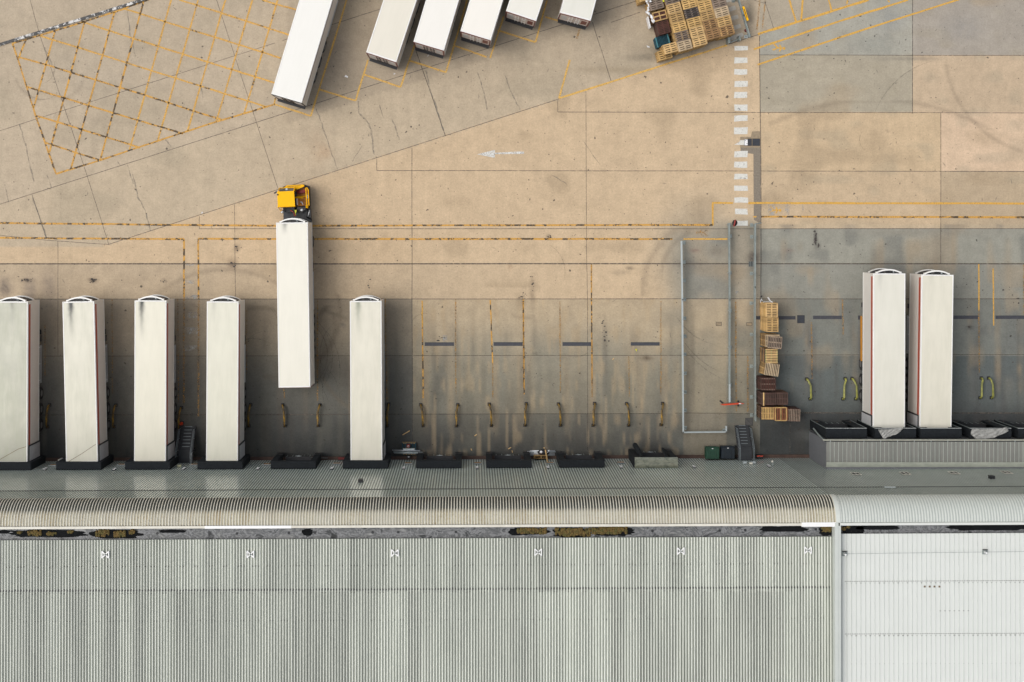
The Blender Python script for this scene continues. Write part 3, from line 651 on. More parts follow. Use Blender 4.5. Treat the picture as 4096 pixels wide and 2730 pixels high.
def rib_mat(name, a, b2, rough=0.5, streak=0.3, panels=0.0):
    m, nt, b = newmat(name)
    n = noise(nt, 1.0, 5, 0.65, (2.5, 0.12, 1)); c = ramp(nt, n, [(0.3, a), (0.7, b2)])
    n3 = noise(nt, 6.0, 4, 0.7, (2.0, 0.25, 1)); c = mixc(nt, ramp(nt, n3, [(0.5,0.0),(0.78,streak)]), c, tuple(x*0.35 for x in a))
    n4 = noise(nt, 0.16, 3, 0.6, (1.6, 0.5, 1)); c = mixc(nt, 1.0, c, ramp(nt, n4, [(0.3, 0.93),(0.7,1.06)]), 'MULTIPLY')
    if panels:      # each sheet of the run weathered its own way
        tc = ND(nt, "ShaderNodeTexCoord"); sx = ND(nt, "ShaderNodeSeparateXYZ"); nt.links.new(tc.outputs["Object"], sx.inputs[0])
        for w, amt in ((1.048, panels), (6.3, panels*0.45), (0.2096, panels*0.6)):
            fx = math_(nt, 'FLOOR', math_(nt, 'DIVIDE', math_(nt, 'ADD', sx.outputs[0], 0.06), w))
            fy = math_(nt, 'MULTIPLY', math_(nt, 'GREATER_THAN', sx.outputs[1], -25.98+35), 7.31)
            wn_ = ND(nt, "ShaderNodeTexWhiteNoise", noise_dimensions='1D'); nt.links.new(math_(nt, 'ADD', fx, fy), wn_.inputs["W"])
            c = mixc(nt, 1.0, c, ramp(nt, wn_.outputs["Value"], [(0.0, 1-amt), (0.5, 1.0), (1.0, 1+amt*0.5)]), 'MULTIPLY')
    nt.links.new(c, b.inputs["Base Color"]); b.inputs["Roughness"].default_value = rough
    return m
def gutter_mat():
    m, nt, b = newmat("gutter_membrane")
    n = noise(nt, 1.1, 9, 0.75, (0.7, 1.3, 1), dist=0.9)
    c = ramp(nt, n, [(0.36,(0.012,0.014,0.014)),(0.43,(0.06,0.064,0.066)),(0.485,(0.25,0.255,0.26)),(0.53,(0.06,0.064,0.066)),(0.58,(0.16,0.165,0.165)),(0.68,(0.32,0.32,0.31))])
    nt.links.new(c, b.inputs["Base Color"]); b.inputs["Roughness"].default_value = 0.55
    return m
M['wall'] = wall_mat('wall_cladding_paint'); M['wall_rib_shade'] = wall_mat('wall_rib_shade_paint', 0.36); M['wall_new'] = wall_mat('newer_wall_paint', 0.66); M['wall_new_rib_shade'] = wall_mat('newer_wall_rib_shade', 0.40); M['eave'] = eave_mat()  # darker copies of the wall paint put rib shade into the colour
M['eave_rib'] = rib_mat("eave_rib_top", (0.60,0.57,0.47), (0.70,0.68,0.60), 0.5, 0.15)
M['roof_valley'] = rib_mat("roof_valley_dirty", (0.165,0.183,0.15), (0.27,0.29,0.24), 0.6, 0.45, 0.24)
M['roof_rib'] = rib_mat("roof_rib_top", (0.56,0.58,0.515), (0.69,0.71,0.635), 0.5, 0.10, 0.10)
M['roof_lap'] = rib_mat("roof_lap_grime", (0.03,0.033,0.03), (0.06,0.06,0.055), 0.6)
M['roof_white'] = plain("roof_white_sheet", (0.64,0.66,0.62), 0.5, var=0.035, scale=0.6)
M['roof_white_rib'] = plain("roof_white_rib", (0.52,0.55,0.51), 0.45, var=0.06, scale=1)
M['eave_white'] = plain("curved_eave_white", (0.60,0.63,0.585), 0.42, var=0.04)
M['eave_white_rib'] = plain("curved_eave_white_rib", (0.40,0.43,0.40), 0.42, var=0.05)
M['trim'] = plain("eave_trim_cream", (0.68,0.66,0.57), 0.45, var=0.10, scale=1.5, dirt=(0.42,0.35,0.25), dirt_amt=0.25)
M['trim_new'] = plain("eave_trim_new", (0.82,0.82,0.80), 0.35, var=0.03)
M['gutter'] = gutter_mat()
M['fixing'] = plain("fixing_rust", (0.055,0.05,0.042), 0.8, var=0.4, scale=8)
M['rust'] = plain("rust_mark", (0.16,0.11,0.06), 0.8, var=0.4, scale=8)

def ribbed(x0, x1, path, pitch, ribw, h, out):
    """sheet with ribs: path = [(y,z,ny,nz)...], swept along x; faces 0 = pan, 1 = rib"""
    mb = MB(); n = int(round((x1-x0)/pitch)); prof = []
    for k in range(n):
        x = x0+k*pitch
        prof += [(x, 0), (x+pitch-ribw, 0), (x+pitch-ribw*0.8, h), (x+pitch-ribw*0.2, h)]
    prof.append((x0+n*pitch, 0)); m = len(prof)
    for (y, z, ny, nz) in path:
        for (x, d) in prof: mb.v.append((x, shear(x, y+ny*d), z+nz*d))
    for i in range(len(path)-1):
        for k in range(m-1):
            f = (i*m+k, i*m+k+1, (i+1)*m+k+1, (i+1)*m+k)
            mb.f.append(f if out else f[::-1]); mb.m.append(0 if k % 4 == 0 else 1)
    return mb
YW = -19.5; PITCH = 0.2096
def arc_path(n=10):
    r = 1.65; z0 = 16.05
    return [(YW - r*(1-math.cos(t)), z0+r*math.sin(t), math.cos(t), math.sin(t)) for t in [math.pi/2*k/n for k in range(n+1)]]
def sbox(mb, x0, x1, y0, y1, z0, z1, mi=0):
    "box along the sheared building line, split so it follows the skew"
    mb._add([(x0,shear(x0,y0),z0),(x1,shear(x1,y0),z0),(x1,shear(x1,y1),z0),(x0,shear(x0,y1),z0),(x0,shear(x0,y0),z1),(x1,shear(x1,y0),z1),(x1,shear(x1,y1),z1),(x0,shear(x0,y1),z1)],
            [(0,3,2,1),(4,5,6,7),(0,1,5,4),(1,2,6,5),(2,3,7,6),(3,0,4,7)], mi)
def gpx(u, v, z): x, y, _ = P(u, v, z); return x, y
def building(name, label, x0, x1, old):
    t = thing(name, label, "warehouse", ((x0+x1)/2, -35, 0))
    wx0 = x0 if old else XD
    WM = [M['wall'], M['wall_rib_shade']] if old else [M['wall_new'], M['wall_new_rib_shade']]
    hw = ribbed(wx0, x1, [(YW, 0.0, 1, 0), (YW, 4.0, 1, 0), (YW, 8.5, 1, 0), (YW, 13.05, 1, 0)], PITCH, 0.10, 0.022, False)
    part(t, "wall_cladding", hw, WM, True)
    up = ribbed(wx0, x1, [(YW-0.03, 13.07, 1, 0), (YW-0.03, 16.05, 1, 0)], PITCH, 0.07, 0.04, False)
    part(t, "upper_wall_cladding", up, WM, True)
    s = MB(); sbox(s, wx0, x1, YW-0.06, YW+0.012, 13.0, 13.07); part(t, "wall_flashing", s, M['chassis'], True)
    ev = ribbed(x0, x1, arc_path(), PITCH, 0.075, 0.045, False)
    part(t, "curved_eave", ev, [M['eave'], M['eave_rib']] if old else [M['eave_white'], M['eave_white_rib']], True)
    yb = YW-1.65
    s = MB(); sbox(s, x0, x1, yb-0.02, yb-0.001, 17.55, 17.76); part(t, "eave_end_closure", s, M['fixing'] if old else M['roof_valley'], True)
    segs = [(x0, x1)] if not old else [(x0, P(820,0,17.6)[0]), (P(1166,0,17.6)[0], P(3205,0,17.6)[0])]
    s = MB()
    for a, b in segs: sbox(s, a, b, yb-0.215, yb-0.02, 17.0, 17.72)
    part(t, "eave_trim", s, M['trim'] if old else M['roof_white'], True)
    if old:
        s = MB(); sbox(s, P(820,0,17.6)[0], P(1166,0,17.6)[0], yb-0.235, yb-0.02, 17.0, 17.735); part(t, "eave_trim", s, M['trim_new'], True, label="newer bright white length of eave trim")
        s = MB(); sbox(s, P(3205,0,17.6)[0], x1-0.02, yb-0.28, yb+0.03, 17.0, 17.775); part(t, "eave_trim", s, M['trim_new'], True, label="short bright white end piece of eave trim")
    yg = -22.28 if old else -22.12
    s = MB(); sbox(s, x0, x1, yg-0.12, yb-0.20, 16.4, 16.9); gt = part(t, "gutter", s, M['gutter'], True)
    # roof plane
    z = 17.1; ye = -22.29 if old else -22.10
    if old:
        rf = ribbed(x0, x1, [(ye, z, 0, 1), (-26.0, z+0.04, 0, 1)][::-1], PITCH, 0.10, 0.055, True)
        part(t, "roof_sheeting", rf, [M['roof_valley'], M['roof_rib']], True, label="upper run of ribbed sheets beside the gutter")
        rf = ribbed(x0, x1, [(-25.96, z+0.06, 0, 1), (-48.0, z+0.2, 0, 1)][::-1], PITCH, 0.10, 0.055, True)
        part(t, "roof_sheeting", rf, [M['roof_valley'], M['roof_rib']], True)
        s = MB()
        yl = P(0, 2366, z)[1]; r = random.Random(2); n = int((x1-x0)/PITCH)
        for k in range(n):
            x = x0+k*PITCH; w = r.uniform(.10, .22)
            s._add([(x+.005,shear(x,yl+w*0.6),z+.064),(x+.005,shear(x,yl-.04),z+.064),(x+PITCH-.1,shear(x,yl-.04),z+.064),(x+PITCH-.1,shear(x,yl+w*0.6),z+.064)], [(0,1,2,3)])
        s2 = s; s = MB(); part(t, "sheet_lap", s2, M['roof_lap'], True)["kind"] = "stuff"
        rows = [2269, 2376, 2487, 2594, 2702]
        for v in rows:
            y = P(0, v, z)[1]
            for k in range(n):
                if (k*7+v) % 5 in (0, 2) or r.random() < 0.12:
                    x = x0+k*PITCH+0.055+r.uniform(-.015,.015); s.lathe((x, shear(x, y+r.uniform(-.02,.02)), z+.06+0.006*(v>2366)), [(.036,0),(.036,.01)], 6)
        part(t, "roof_fixings", s, M['fixing'], True)["kind"] = "stuff"
    else:
        rf = ribbed(x0, x1, [(ye, z, 0, 1), (-48.0, z+0.2, 0, 1)][::-1], 0.338, 0.05, 0.03, True)
        part(t, "roof_sheeting", rf, [M['roof_white'], M['roof_white_rib']], True)
        s = MB(); r = random.Random(4); n = int((x1-x0-0.4)/0.338)
        for v, rad, p in [(2347,.045,1.0),(2557,.05,1.0),(2245,.016,.9),(2459,.02,.9),(2669,.018,.9),(2140,.015,.9)]:
            y = P(0, v, z)[1]
            for k in range(n):
                if r.random() > p: continue
                x = x0+0.65+k*0.338; rr = rad*r.uniform(.7,1.15)
                if v == 2459 and 21 <= k+1 <= 27: rr = .045
                s.lathe((x, shear(x, y-.02), z+.015+abs(y+22)*.008), [(rr,0),(rr,.012)], 7)
        part(t, "roof_fixings", s, M['fixing'], True)["kind"] = "stuff"
        s = MB()
        for v in (2341, 2551):
            y = P(0, v, z)[1]
            for k in range(n*2): x = x0+0.5+k*0.169; s.box(x, x+.12, shear(x, y-.012), shear(x, y+.012), z+.02+abs(y+22)*.008, z+.03+abs(y+22)*.008)
        part(t, "sheet_lap", s, M['roof_lap'], True)["kind"] = "stuff"
        for u in (3698, 3718, 3737, 3757): x, y = gpx(u, 2347, z); part(t, "rust_stain", MB().box(x-.07, x+.05, y-.05, y+.07, z+.06, z+.075), M['rust'], True)
    # gutter contents
    return t, gt
tl, gl = building("warehouse", "long grey warehouse with ribbed wall, stained curved eave and dirty corrugated roof", XD-70.0, XD, True)
tr, gr = building("warehouse", "newer warehouse with clean pale curved eave and white sheet roof", XD+0.26, XD+40.0, False)
s = MB()
sbox(s, XD-.13, XD+.13, -48, YW-1.66, 17.0, 17.80); sbox(s, XD+.13, XD+.31, -48, YW-1.87, 17.0, 17.77)
part(tr, "verge_flashing", s, M['roof_white_rib'], True)
s = MB()
pp = arc_path(); 
for (a, b) in zip(pp[:-1], pp[1:]):
    q = [(XD-.02, shear(XD, a[0]+a[2]*.06), a[1]+a[3]*.06), (XD+.28, shear(XD, a[0]+a[2]*.06), a[1]+a[3]*.06), (XD+.28, shear(XD, b[0]+b[2]*.06), b[1]+b[3]*.06), (XD-.02, shear(XD, b[0]+b[2]*.06), b[1]+b[3]*.06)]
    s._add(q, [(0,1,2,3)])
part(tr, "eave_flashing", s, M['eave_white'], True)

def gutter_stuff():
    zg = 16.9
    def blob(mb, u0, u1, v0, v1, seed, z, edge=1.0):
        r = random.Random(seed); pts = []; n = 30
        for k in range(n):
            t = 2*math.pi*k/n; e = 1+r.uniform(-.16, .10)*edge
            c, s_ = math.cos(t), math.sin(t)
            u = (u0+u1)/2+(u1-u0)/2*math.copysign(abs(c)**0.6, c)*e; v = (v0+v1)/2+4+((v1-v0)/2+4)*math.copysign(abs(s_)**0.7, s_)*e
            x, y = gpx(u, min(max(v, v0-1), v1+8), z); pts.append((x, y, z))
        mb.poly(pts)
    A = lambda x0, x1, y0, y1: (x0*.561, x1*.561, 1850+y0*.561, 1850+y1*.561)
    B = lambda x0, x1, y0, y1: (1000+x0*.561, 1000+x1*.561, 1850+y0*.561, 1850+y1*.561)
    Cc = lambda x0, x1, y0, y1: (2000+x0*.561, 2000+x1*.561, 1850+y0*.561, 1850+y1*.561)
    D = lambda x0, x1, y0, y1: (3000+x0*.657, 3000+x1*.657, 1700+y0*.657, 1700+y1*.657)
    pud = [A(-10,70,483,495),A(65,625,480,522),A(650,1010,478,530),A(1130,1330,480,490),B(370,450,475,510),B(1840,1990,472,508),Cc(60,355,466,502),Cc(375,650,466,526),Cc(650,960,460,512),
           Cc(1860,1990,455,478),D(60,360,618,640),D(420,508,618,664)]
    m = plain("gutter_sludge", (0.010,0.011,0.012), 0.9, var=0.5, spec=0.08)
    for k, q in enumerate(pud): mb = MB(); blob(mb, *q, k, zg+.006+.0004*k); part(gl, "puddle", mb, m, True)
    for k, q in enumerate([D(552,700,612,656),D(640,910,610,628),D(1195,1700,602,632)]): mb = MB(); blob(mb, *q, 60+k, zg+.006); part(gr, "puddle", mb, m, True)
    for (u, v) in [A(1122,0,507,0)[::2],A(1496,0,510,0)[::2],A(1690,0,508,0)[::2],B(277,0,503,0)[::2],B(463,0,502,0)[::2],B(875,0,500,0)[::2],B(1057,0,498,0)[::2],
                   B(1468,0,497,0)[::2],Cc(1087,0,490,0)[::2],Cc(1565,0,487,0)[::2],Cc(1748,0,484,0)[::2],D(400,0,636,0)[::2]]:
        x, y = gpx(u, v, zg); part(gl, "drain_outlet", MB().lathe((x, y, zg), [(.10,0),(.10,.014)], 12), M['black'], True)
    mo = plain("moss", (0.14,0.09,0.025), 0.95, var=0.7, scale=5, dirt=(0.06,0.075,0.02), dirt_amt=0.9)
    for tgt, regs in ((gl, [A(205,290,487,520),A(340,400,500,520),A(690,775,485,522),A(820,890,488,530),A(925,960,484,505),B(1910,1985,472,500),Cc(130,325,470,505),Cc(400,640,473,522),Cc(660,900,463,505),
                      D(440,506,623,650),A(130,160,495,505),A(480,520,490,500)]), (gr, [D(556,575,620,640),D(590,605,612,626)])):
        mb = MB(); r = random.Random(11)
        for (u0, u1, v0, v1) in regs:
            for _ in range(int((u1-u0)*(v1-v0)/14)+4):
                a, b = r.gauss(0, .42), r.gauss(0, .42)
                u = (u0+u1)/2+(u1-u0)/2*max(-1, min(1, a*1.5)); v = (v0+v1)/2+(v1-v0)/2*max(-1, min(1, b*1.5))
                x, y = gpx(u, v, zg); rr = r.uniform(.04, .12)
                mb.lathe((x, y, zg+.004), [(rr*1.1,0),(rr,.5*rr),(rr*.6,.85*rr),(rr*.15,rr)], 7)
        part(tgt, "moss", mb, mo, True, smooth=True)["kind"] = "stuff"
gutter_stuff()

def roof_bits():
    G = "roof anchors on the old roof"
    spots = [(422,2218.7),(1002,2217.5),(1579.6,2212),(2152.6,2209),(2722.6,2204.6),(3231,2201)]
    for k, (u, v) in enumerate(spots):
        x, y, z = P(u, v, 17.2); o = thing("roof_anchor", f"white butterfly-shaped anchor on the ribbed roof, {ORD[k]} of six along it", "roof anchor", (x, y, z), 0, G)
        mb = MB()
        for sx in (-1, 1):
            for sy in (-1, 1): mb.cbox((sx*.12, sy*.12, .06), (.36, .08, .04), math.atan2(sy, sx))
            mb.box(sx*.24-.035, sx*.24+.035, -.25, .25, .0, .075)
        part(o, "bracket", mb, M['trim_new']); part(o, "post", MB().lathe((0,0,.03), [(.06,0),(.06,.08),(.03,.16)], 10), M['galv'])
    for k, (u, v) in enumerate([(3378,2216),(3939.5,2209)]):
        x, y, z = P(u, v, 17.15); o = thing("safety_post", ["grey safety-line post on the white roof by the verge", "grey safety-line post out in the middle of the white roof"][k], "safety post", (x, y, z))
        part(o, "base_plate", MB().box(-.2,.2,-.16,.16,0,.02), M['galv']); part(o, "post", MB().lathe((0,0,.02), [(.09,0),(.07,.1),(.07,.3)], 10), M['trim_new'])
        part(o, "bracket", MB().box(-.17,.17,.16,.2,0,.12), M['chassis'])
    a = P(3378, 2216, 17.4); b = P(3939.5, 2209, 17.4); c = P(4200, 2206, 17.4)
    single("safety_line", MB().tube([a, b, c], .012, 5), M['galv'], "thin steel safety line strung between posts on the white roof", "cable", origin=a)
    # boxes and lamps on the wall
    def onwall(u, v, zguess=None):
        # height on the wall at photo px v
        x = 0; z = 8.0
        for _ in range(6):
            x = (u-CU)*(H-z)/F; y = shear(x, YW); z = H + y*F/(v-CV)
        return x, shear(x, YW), z
    for k, (u, v, lab) in enumerate([(1442,1930,"black louvred vent box on the wall above the last docked trailer"),(3968,1916,"black vent box on the wall over the white framed openings")]):
        x, y, z = onwall(u, v); o = thing("wall_vent", lab, "vent", (x, y, z))
        part(o, "housing", MB().box(-.18,.18,.0,.24,-.32,.15), M['black']); part(o, "bracket", MB().box(-.2,.2,.02,.08,-.42,-.36), M['galv_light'])
    G = "small white lamps on the warehouse wall"
    L = [(180,1881),(457,1882),(735,1880),(1032,1880),(1328,1878),(1615,1877),(1908,1876),(2192,1874),(2484,1873),(2776,1872),(3076,1869)]
    for k, (u, v) in enumerate(L):
        x, y, z = onwall(u, v); o = thing("wall_lamp", f"small white twin-bar wall lamp, {ORD[k]} along the warehouse from the left", "wall lamp", (x, y, z), 0, G)
        part(o, "housing", MB().box(-.10,.10,.04,.10,-.38,.32), M['stair'])
        part(o, "lamp_bar", MB().chbox(-.10,.10,.10,.14,-.3,-.24, .01), M['trim_new']); part(o, "lamp_bar", MB().chbox(-.10,.10,.10,.14,.20,.26, .01), M['trim_new'])
    G = "brown control boards between the docks"
    for k, (u, v) in enumerate([(212,1866),(485,1864),(775,1864),(1067,1863),(1345,1860),(1632,1859),(1911,1858),(2200,1857),(2484,1856)]):
        x, y, z = onwall(u, v); o = thing("control_board", f"small brown board on the wall between docks, {ORD[k]} from the left", "board", (x, y, z), 0, G)
        part(o, "board", MB().box(-.27,.27,.04,.11,-.35,.1), M['brown_board']); part(o, "bracket", MB().box(-.33,.33,.04,.12,.1,.12), M['stair_rail'])
        part(o, "end_lamp", MB().box(.28,.34,.05,.12,-.1,.02), M['trim'])
    G = "white vent frames on the newer wall"
    for k, (u, v) in enumerate([(3423,1898.5),(3620,1896.5),(3816,1895),(4026,1893)]):
        x, y, z = onwall(u, v); o = thing("vent_frame", f"white framed wall opening, {ORD[k]} from the corner of the dock lobby", "vent frame", (x, y, z), 0, G)
        f = MB()
        for q in ((-.34,.34,-.5,-.45),(-.34,.34,.45,.5),(-.34,-.30,-.45,.45),(.30,.34,-.45,.45),(-.03,.03,-.45,.45)): f.box(q[0],q[1],.045,.075,q[2],q[3])
        part(o, "frame", f, M['trim']); part(o, "louvre", MB().box(-.27,.27,.04,.06,-.42,.42), M['black'])
    x, y, z = onwall(3560, 1953.5); single("wall_bracket", MB().box(x-.4, x+.4, y+.04, y+.12, z-.1, z+.1), M['galv_light'], "short pale rail fixed below the curved eave of the newer warehouse", "bracket", origin=(x, y, z))
    x, y, z = onwall(3090, 1866); o = thing("camera_dome", "white security camera on the wall beside the steel stairs", "camera", (x, y, z))
    part(o, "arm", MB().box(-.05,.05,.0,.3,-.05,.05), M['galv']); part(o, "housing", MB().lathe((0,.38,-.15), [(.04,0),(.09,.05),(.09,.12),(.04,.18)], 12), M['trim'], smooth=True)
    single("plinth", (lambda m: (sbox(m, XD-70, XD+9, YW, YW+.28, 0, .14), m)[1])(MB()), plain("plinth_concrete", (0.09,0.055,0.042), 0.85, var=0.4, scale=2), "brown stained concrete plinth along the foot of the warehouse wall", "plinth")
    # eyebrow door frames at the stairs
    for k, (u, v) in enumerate([(2979,1857),(3014,1857)]):
        x, y, z = onwall(u, v); o = thing("door_lamp", ["white lamp on the wall over the stairs landing, bin side","white lamp on the wall over the stairs landing, pallet side"][k], "wall lamp", (x, y, z))
        part(o, "housing", MB().chbox(-.16,.16,.04,.22,-.2,.15,.03), M['galv_light'])
    x, y, z = onwall(3004, 1860); o = thing("door_lamp", "cream bulkhead lamp on the wall over the right stairs", "wall lamp", (x, y, z))
    part(o, "housing", MB().chbox(-.13,.13,.04,.2,-.1,.1,.03), M['trim'])
    x, y, z = onwall(717, 1870); o = thing("door_lamp", "cream bulkhead lamp on the wall over the left stairs", "wall lamp", (x, y, z))
    part(o, "housing", MB().chbox(-.16,.16,.04,.2,-.1,.1,.03), plain("lamp_cream", (0.55,0.54,0.34), .4))
roof_bits()

# ------------------------------------------------------------------ raised dock lobby
def lobby():
    zt = 5.6; x0 = P(3305, 0, zt)[0]; x1 = 48.0; yf = P(0, 1763, zt)[1]; yb = shear(30, YW)-0.02
    t = thing("dock_lobby", "low dock lobby with glossy ribbed metal roof projecting from the newer warehouse", "building", ((x0+x1)/2, (yf+yb)/2, 0))
    part(t, "wall", MB().box(x0+.03, x1, yb, yf-.06, 0, zt-.12), M['lobby_wall'], True)
    n = 10; mr = rib_mat("lobby_roof_metal", (0.20,0.205,0.185), (0.27,0.265,0.24), 0.34, 0.15)
    ys = P(0, 1869, zt)[1]; Rr = .55
    path = [(yf-.10, zt), (ys+Rr, zt)]
    for k in range(1, 7): a = math.pi/2*.8*k/6; path.append((ys+Rr-Rr*math.sin(a), zt-Rr*.75*(1-math.cos(a))))
    mb = MB(); p = 0.34; m = int((x1-x0)/p); prof = []
    for k in range(m): x = x0+k*p; prof += [(x,0),(x+p-.05,0),(x+p-.04,.035),(x+p-.01,.035)]
    prof.append((x0+m*p, 0)); c = len(prof)
    for (y, z) in path:
        for (x, d) in prof: mb.v.append((x, y, z+d))
    for i in range(len(path)-1):
        for k in range(c-1): mb.f.append((i*c+k, (i+1)*c+k, (i+1)*c+k+1, i*c+k+1)); mb.m.append(0 if k % 4 == 0 else 1)
    part(t, "roof", mb, [mr, rib_mat("lobby_roof_seam", (0.36,0.39,0.35), (0.44,0.47,0.42), 0.3, 0.05)], True, smooth=False)
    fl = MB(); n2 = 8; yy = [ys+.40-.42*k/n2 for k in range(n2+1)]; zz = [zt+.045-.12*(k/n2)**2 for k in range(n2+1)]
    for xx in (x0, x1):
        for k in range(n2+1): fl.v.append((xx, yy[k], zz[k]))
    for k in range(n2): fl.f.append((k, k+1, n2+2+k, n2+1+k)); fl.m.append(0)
    part(t, "roof_end_highlight", fl, plain("lobby_highlight_paint", (0.42,0.44,0.37), .35, var=.18, scale=2), True, smooth=True)  # added pale strip: sky highlight along the roof's end put into colour
    part(t, "roof_upstand", MB().box(x0+.04, x1, yb, ys+.02, zt-.6, zt-.22), M['lobby_wall'], True)
    part(t, "gutter", MB().box(x0-.25, x1, yf-.02, yf+.09, zt-.18, zt+.02), plain("lobby_gutter", (0.36,0.36,0.30), .4, var=.2), True)
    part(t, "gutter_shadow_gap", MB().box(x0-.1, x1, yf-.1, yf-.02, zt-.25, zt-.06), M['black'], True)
    s = MB()
    for k in range(0, m, 4): x = x0+.33+k*p; s.box(x-.02, x+.02, yf-.1, yf+.03, zt+.0, zt+.035)
    part(t, "gutter_straps", s, M['galv_light'], True)
    part(t, "downpipe_head", MB().tube([(x0-.2, yf+.05, zt-.1), (x0-.22, yf+.25, zt-1.6), (x0-.2, yf+.5, zt-3.2)], .06, 8), M['galv'], True)
    part(t, "plinth_strip", MB().box(x0+.02, x0+.6, yb+.02, yb+.1, zt-.62, zt-.58), M['galv_light'], True)
lobby()

# ------------------------------------------------------------------ dock shelters
def shelter(u, label, group, depth=0.62, zt=4.5, w=3.72, v_front=1852, raised=False, docked=False, top='rubber'):
    x = P(u, 0, zt)[0]
    if raised: yw = P(0, 1763, 5.6)[1]+.09
    else: yw = shear(x, YW)+.04
    t = thing("dock_shelter", label, "dock shelter", (x, yw, 0), 0, group)
    hw = w/2; sw = .48
    zb = .0 if raised else .75
    def curved(x0, x1, z, d):    # gently crowned hood
        mb = MB(); n = 8
        pts = [(d*k/n, z+.10*math.sin(math.pi*k/n)) for k in range(n+1)]
        for xx in (x0, x1):
            for (y, zz) in pts: mb.v.append((xx, y, zz))
        k0 = n+1
        for k in range(n): mb.f.append((k, k0+k, k0+k+1, k+1)); mb.m.append(0)
        mb.box(x0, x1, 0, d, z-.3, z-.004)
        return mb
    if raised:
        part(t, "hood", curved(-hw, hw, zt-.02, depth), M[top])
        part(t, "side_curtain", MB().hull2([(-hw-.02,0,zb),(-hw+.10,0,zb),(-hw+.10,depth,zb),(-hw-.02,depth,zb)], [(-hw-.02,0,zt-.03),(-hw+.10,0,zt-.03),(-hw+.10,depth,zt-.03),(-hw-.02,depth,zt-.03)]), M['rubber'])
        part(t, "side_curtain", MB().box(hw-.10, hw+.02, 0, depth, zb, zt-.03), M['rubber'])
        e = MB(); e.box(-hw-.02, hw+.02, depth, depth+.035, zt-.04, zt+.02)
        part(t, "front_edge_strip", e, M['shelter_front'])
        e = MB(); e.box(-hw-.03, -hw+.02, depth, depth+.03, zb+.3, zt-.04); e.box(hw-.02, hw+.03, depth, depth+.03, zb+.3, zt-.04)
        part(t, "side_edge_strip", e, M['galv'])
        f = MB(); f.box(-hw+.10, -hw+.75, depth-.08, depth-.02, zb+.4, zt-.4); f.box(hw-.75, hw-.10, depth-.08, depth-.02, zb+.4, zt-.4)
        part(t, "front_flap", f, M['rubber'])
    else:
        part(t, "hood", MB().chbox(-hw, hw, 0, depth, zt-.45, zt, .035), M[top])
        for sx in (-1, 1):
            xa, xb = (-hw, -hw+sw) if sx < 0 else (hw-sw, hw)
            part(t, "side_pad", MB().box(xa, xb, 0, depth-.004, zb, zt-.45), M['rubber'])
    if not docked:
        for sx in (-1, 1):
            bx = sx*(hw-.28)
            b = part(t, "bumper", MB().chbox(bx-.27, bx+.27, depth-.3, depth+.02, .35, 1.25, .03), M['black'])
            part(b, "marker", MB().lathe((bx, depth-.05, 1.25), [(.05,0),(.03,.02)], 8), M['beam_orange'])
        lip = part(t, "dock_leveller", MB().box(-1.1, 1.1, .02, depth-.18, 1.1, 1.22), M['chassis'])
        g = MB()
        for k in range(5): xx = -1.0+k*.48; g.box(xx, xx+.03, depth-.17, depth-.14, .55, 1.2)
        part(t, "lip_hinges", g, M['galv'])
        if not raised and top == 'rubber':  # pale sliver on the lip is a highlight painted as a separate piece
            part(t, "lip_highlight", MB().hull2([(-.32,depth-.12,1.22),(0,depth-.16,1.22),(.32,depth-.12,1.22),(0,depth-.09,1.22)], [(-.3,depth-.12,1.235),(0,depth-.15,1.235),(.3,depth-.12,1.235),(0,depth-.095,1.235)]), M['galv_light'])
    part(t, "dock_door", MB().box(-1.25, 1.25, .003, .03, 1.2, 4.1), M['door_grey'])
    return t
GS = "black dock shelters along the warehouse"
shel = [(33,"black shelter behind the dirtiest docked trailer at the photo's edge",True),(314,"black shelter behind the trailer with the diagonal roof seam",True),
        (590,"black shelter behind the docked trailer just before the left stairs",True),(880,"black shelter behind the docked trailer after the left stairs",True),
        (1173,"empty black shelter facing the trailer that the yellow tractor pulls",False),(1462,"black shelter behind the docked trailer with the greenish streak",True),
        (1755,"empty black shelter beside the pallet carrying the red cone",False),(2036,"empty black shelter between the two bundles of metal bars",False),
        (2328,"empty black shelter beside the silver-topped one",False)]
for u, lab, dk in shel: shelter(u, lab, GS, docked=dk)
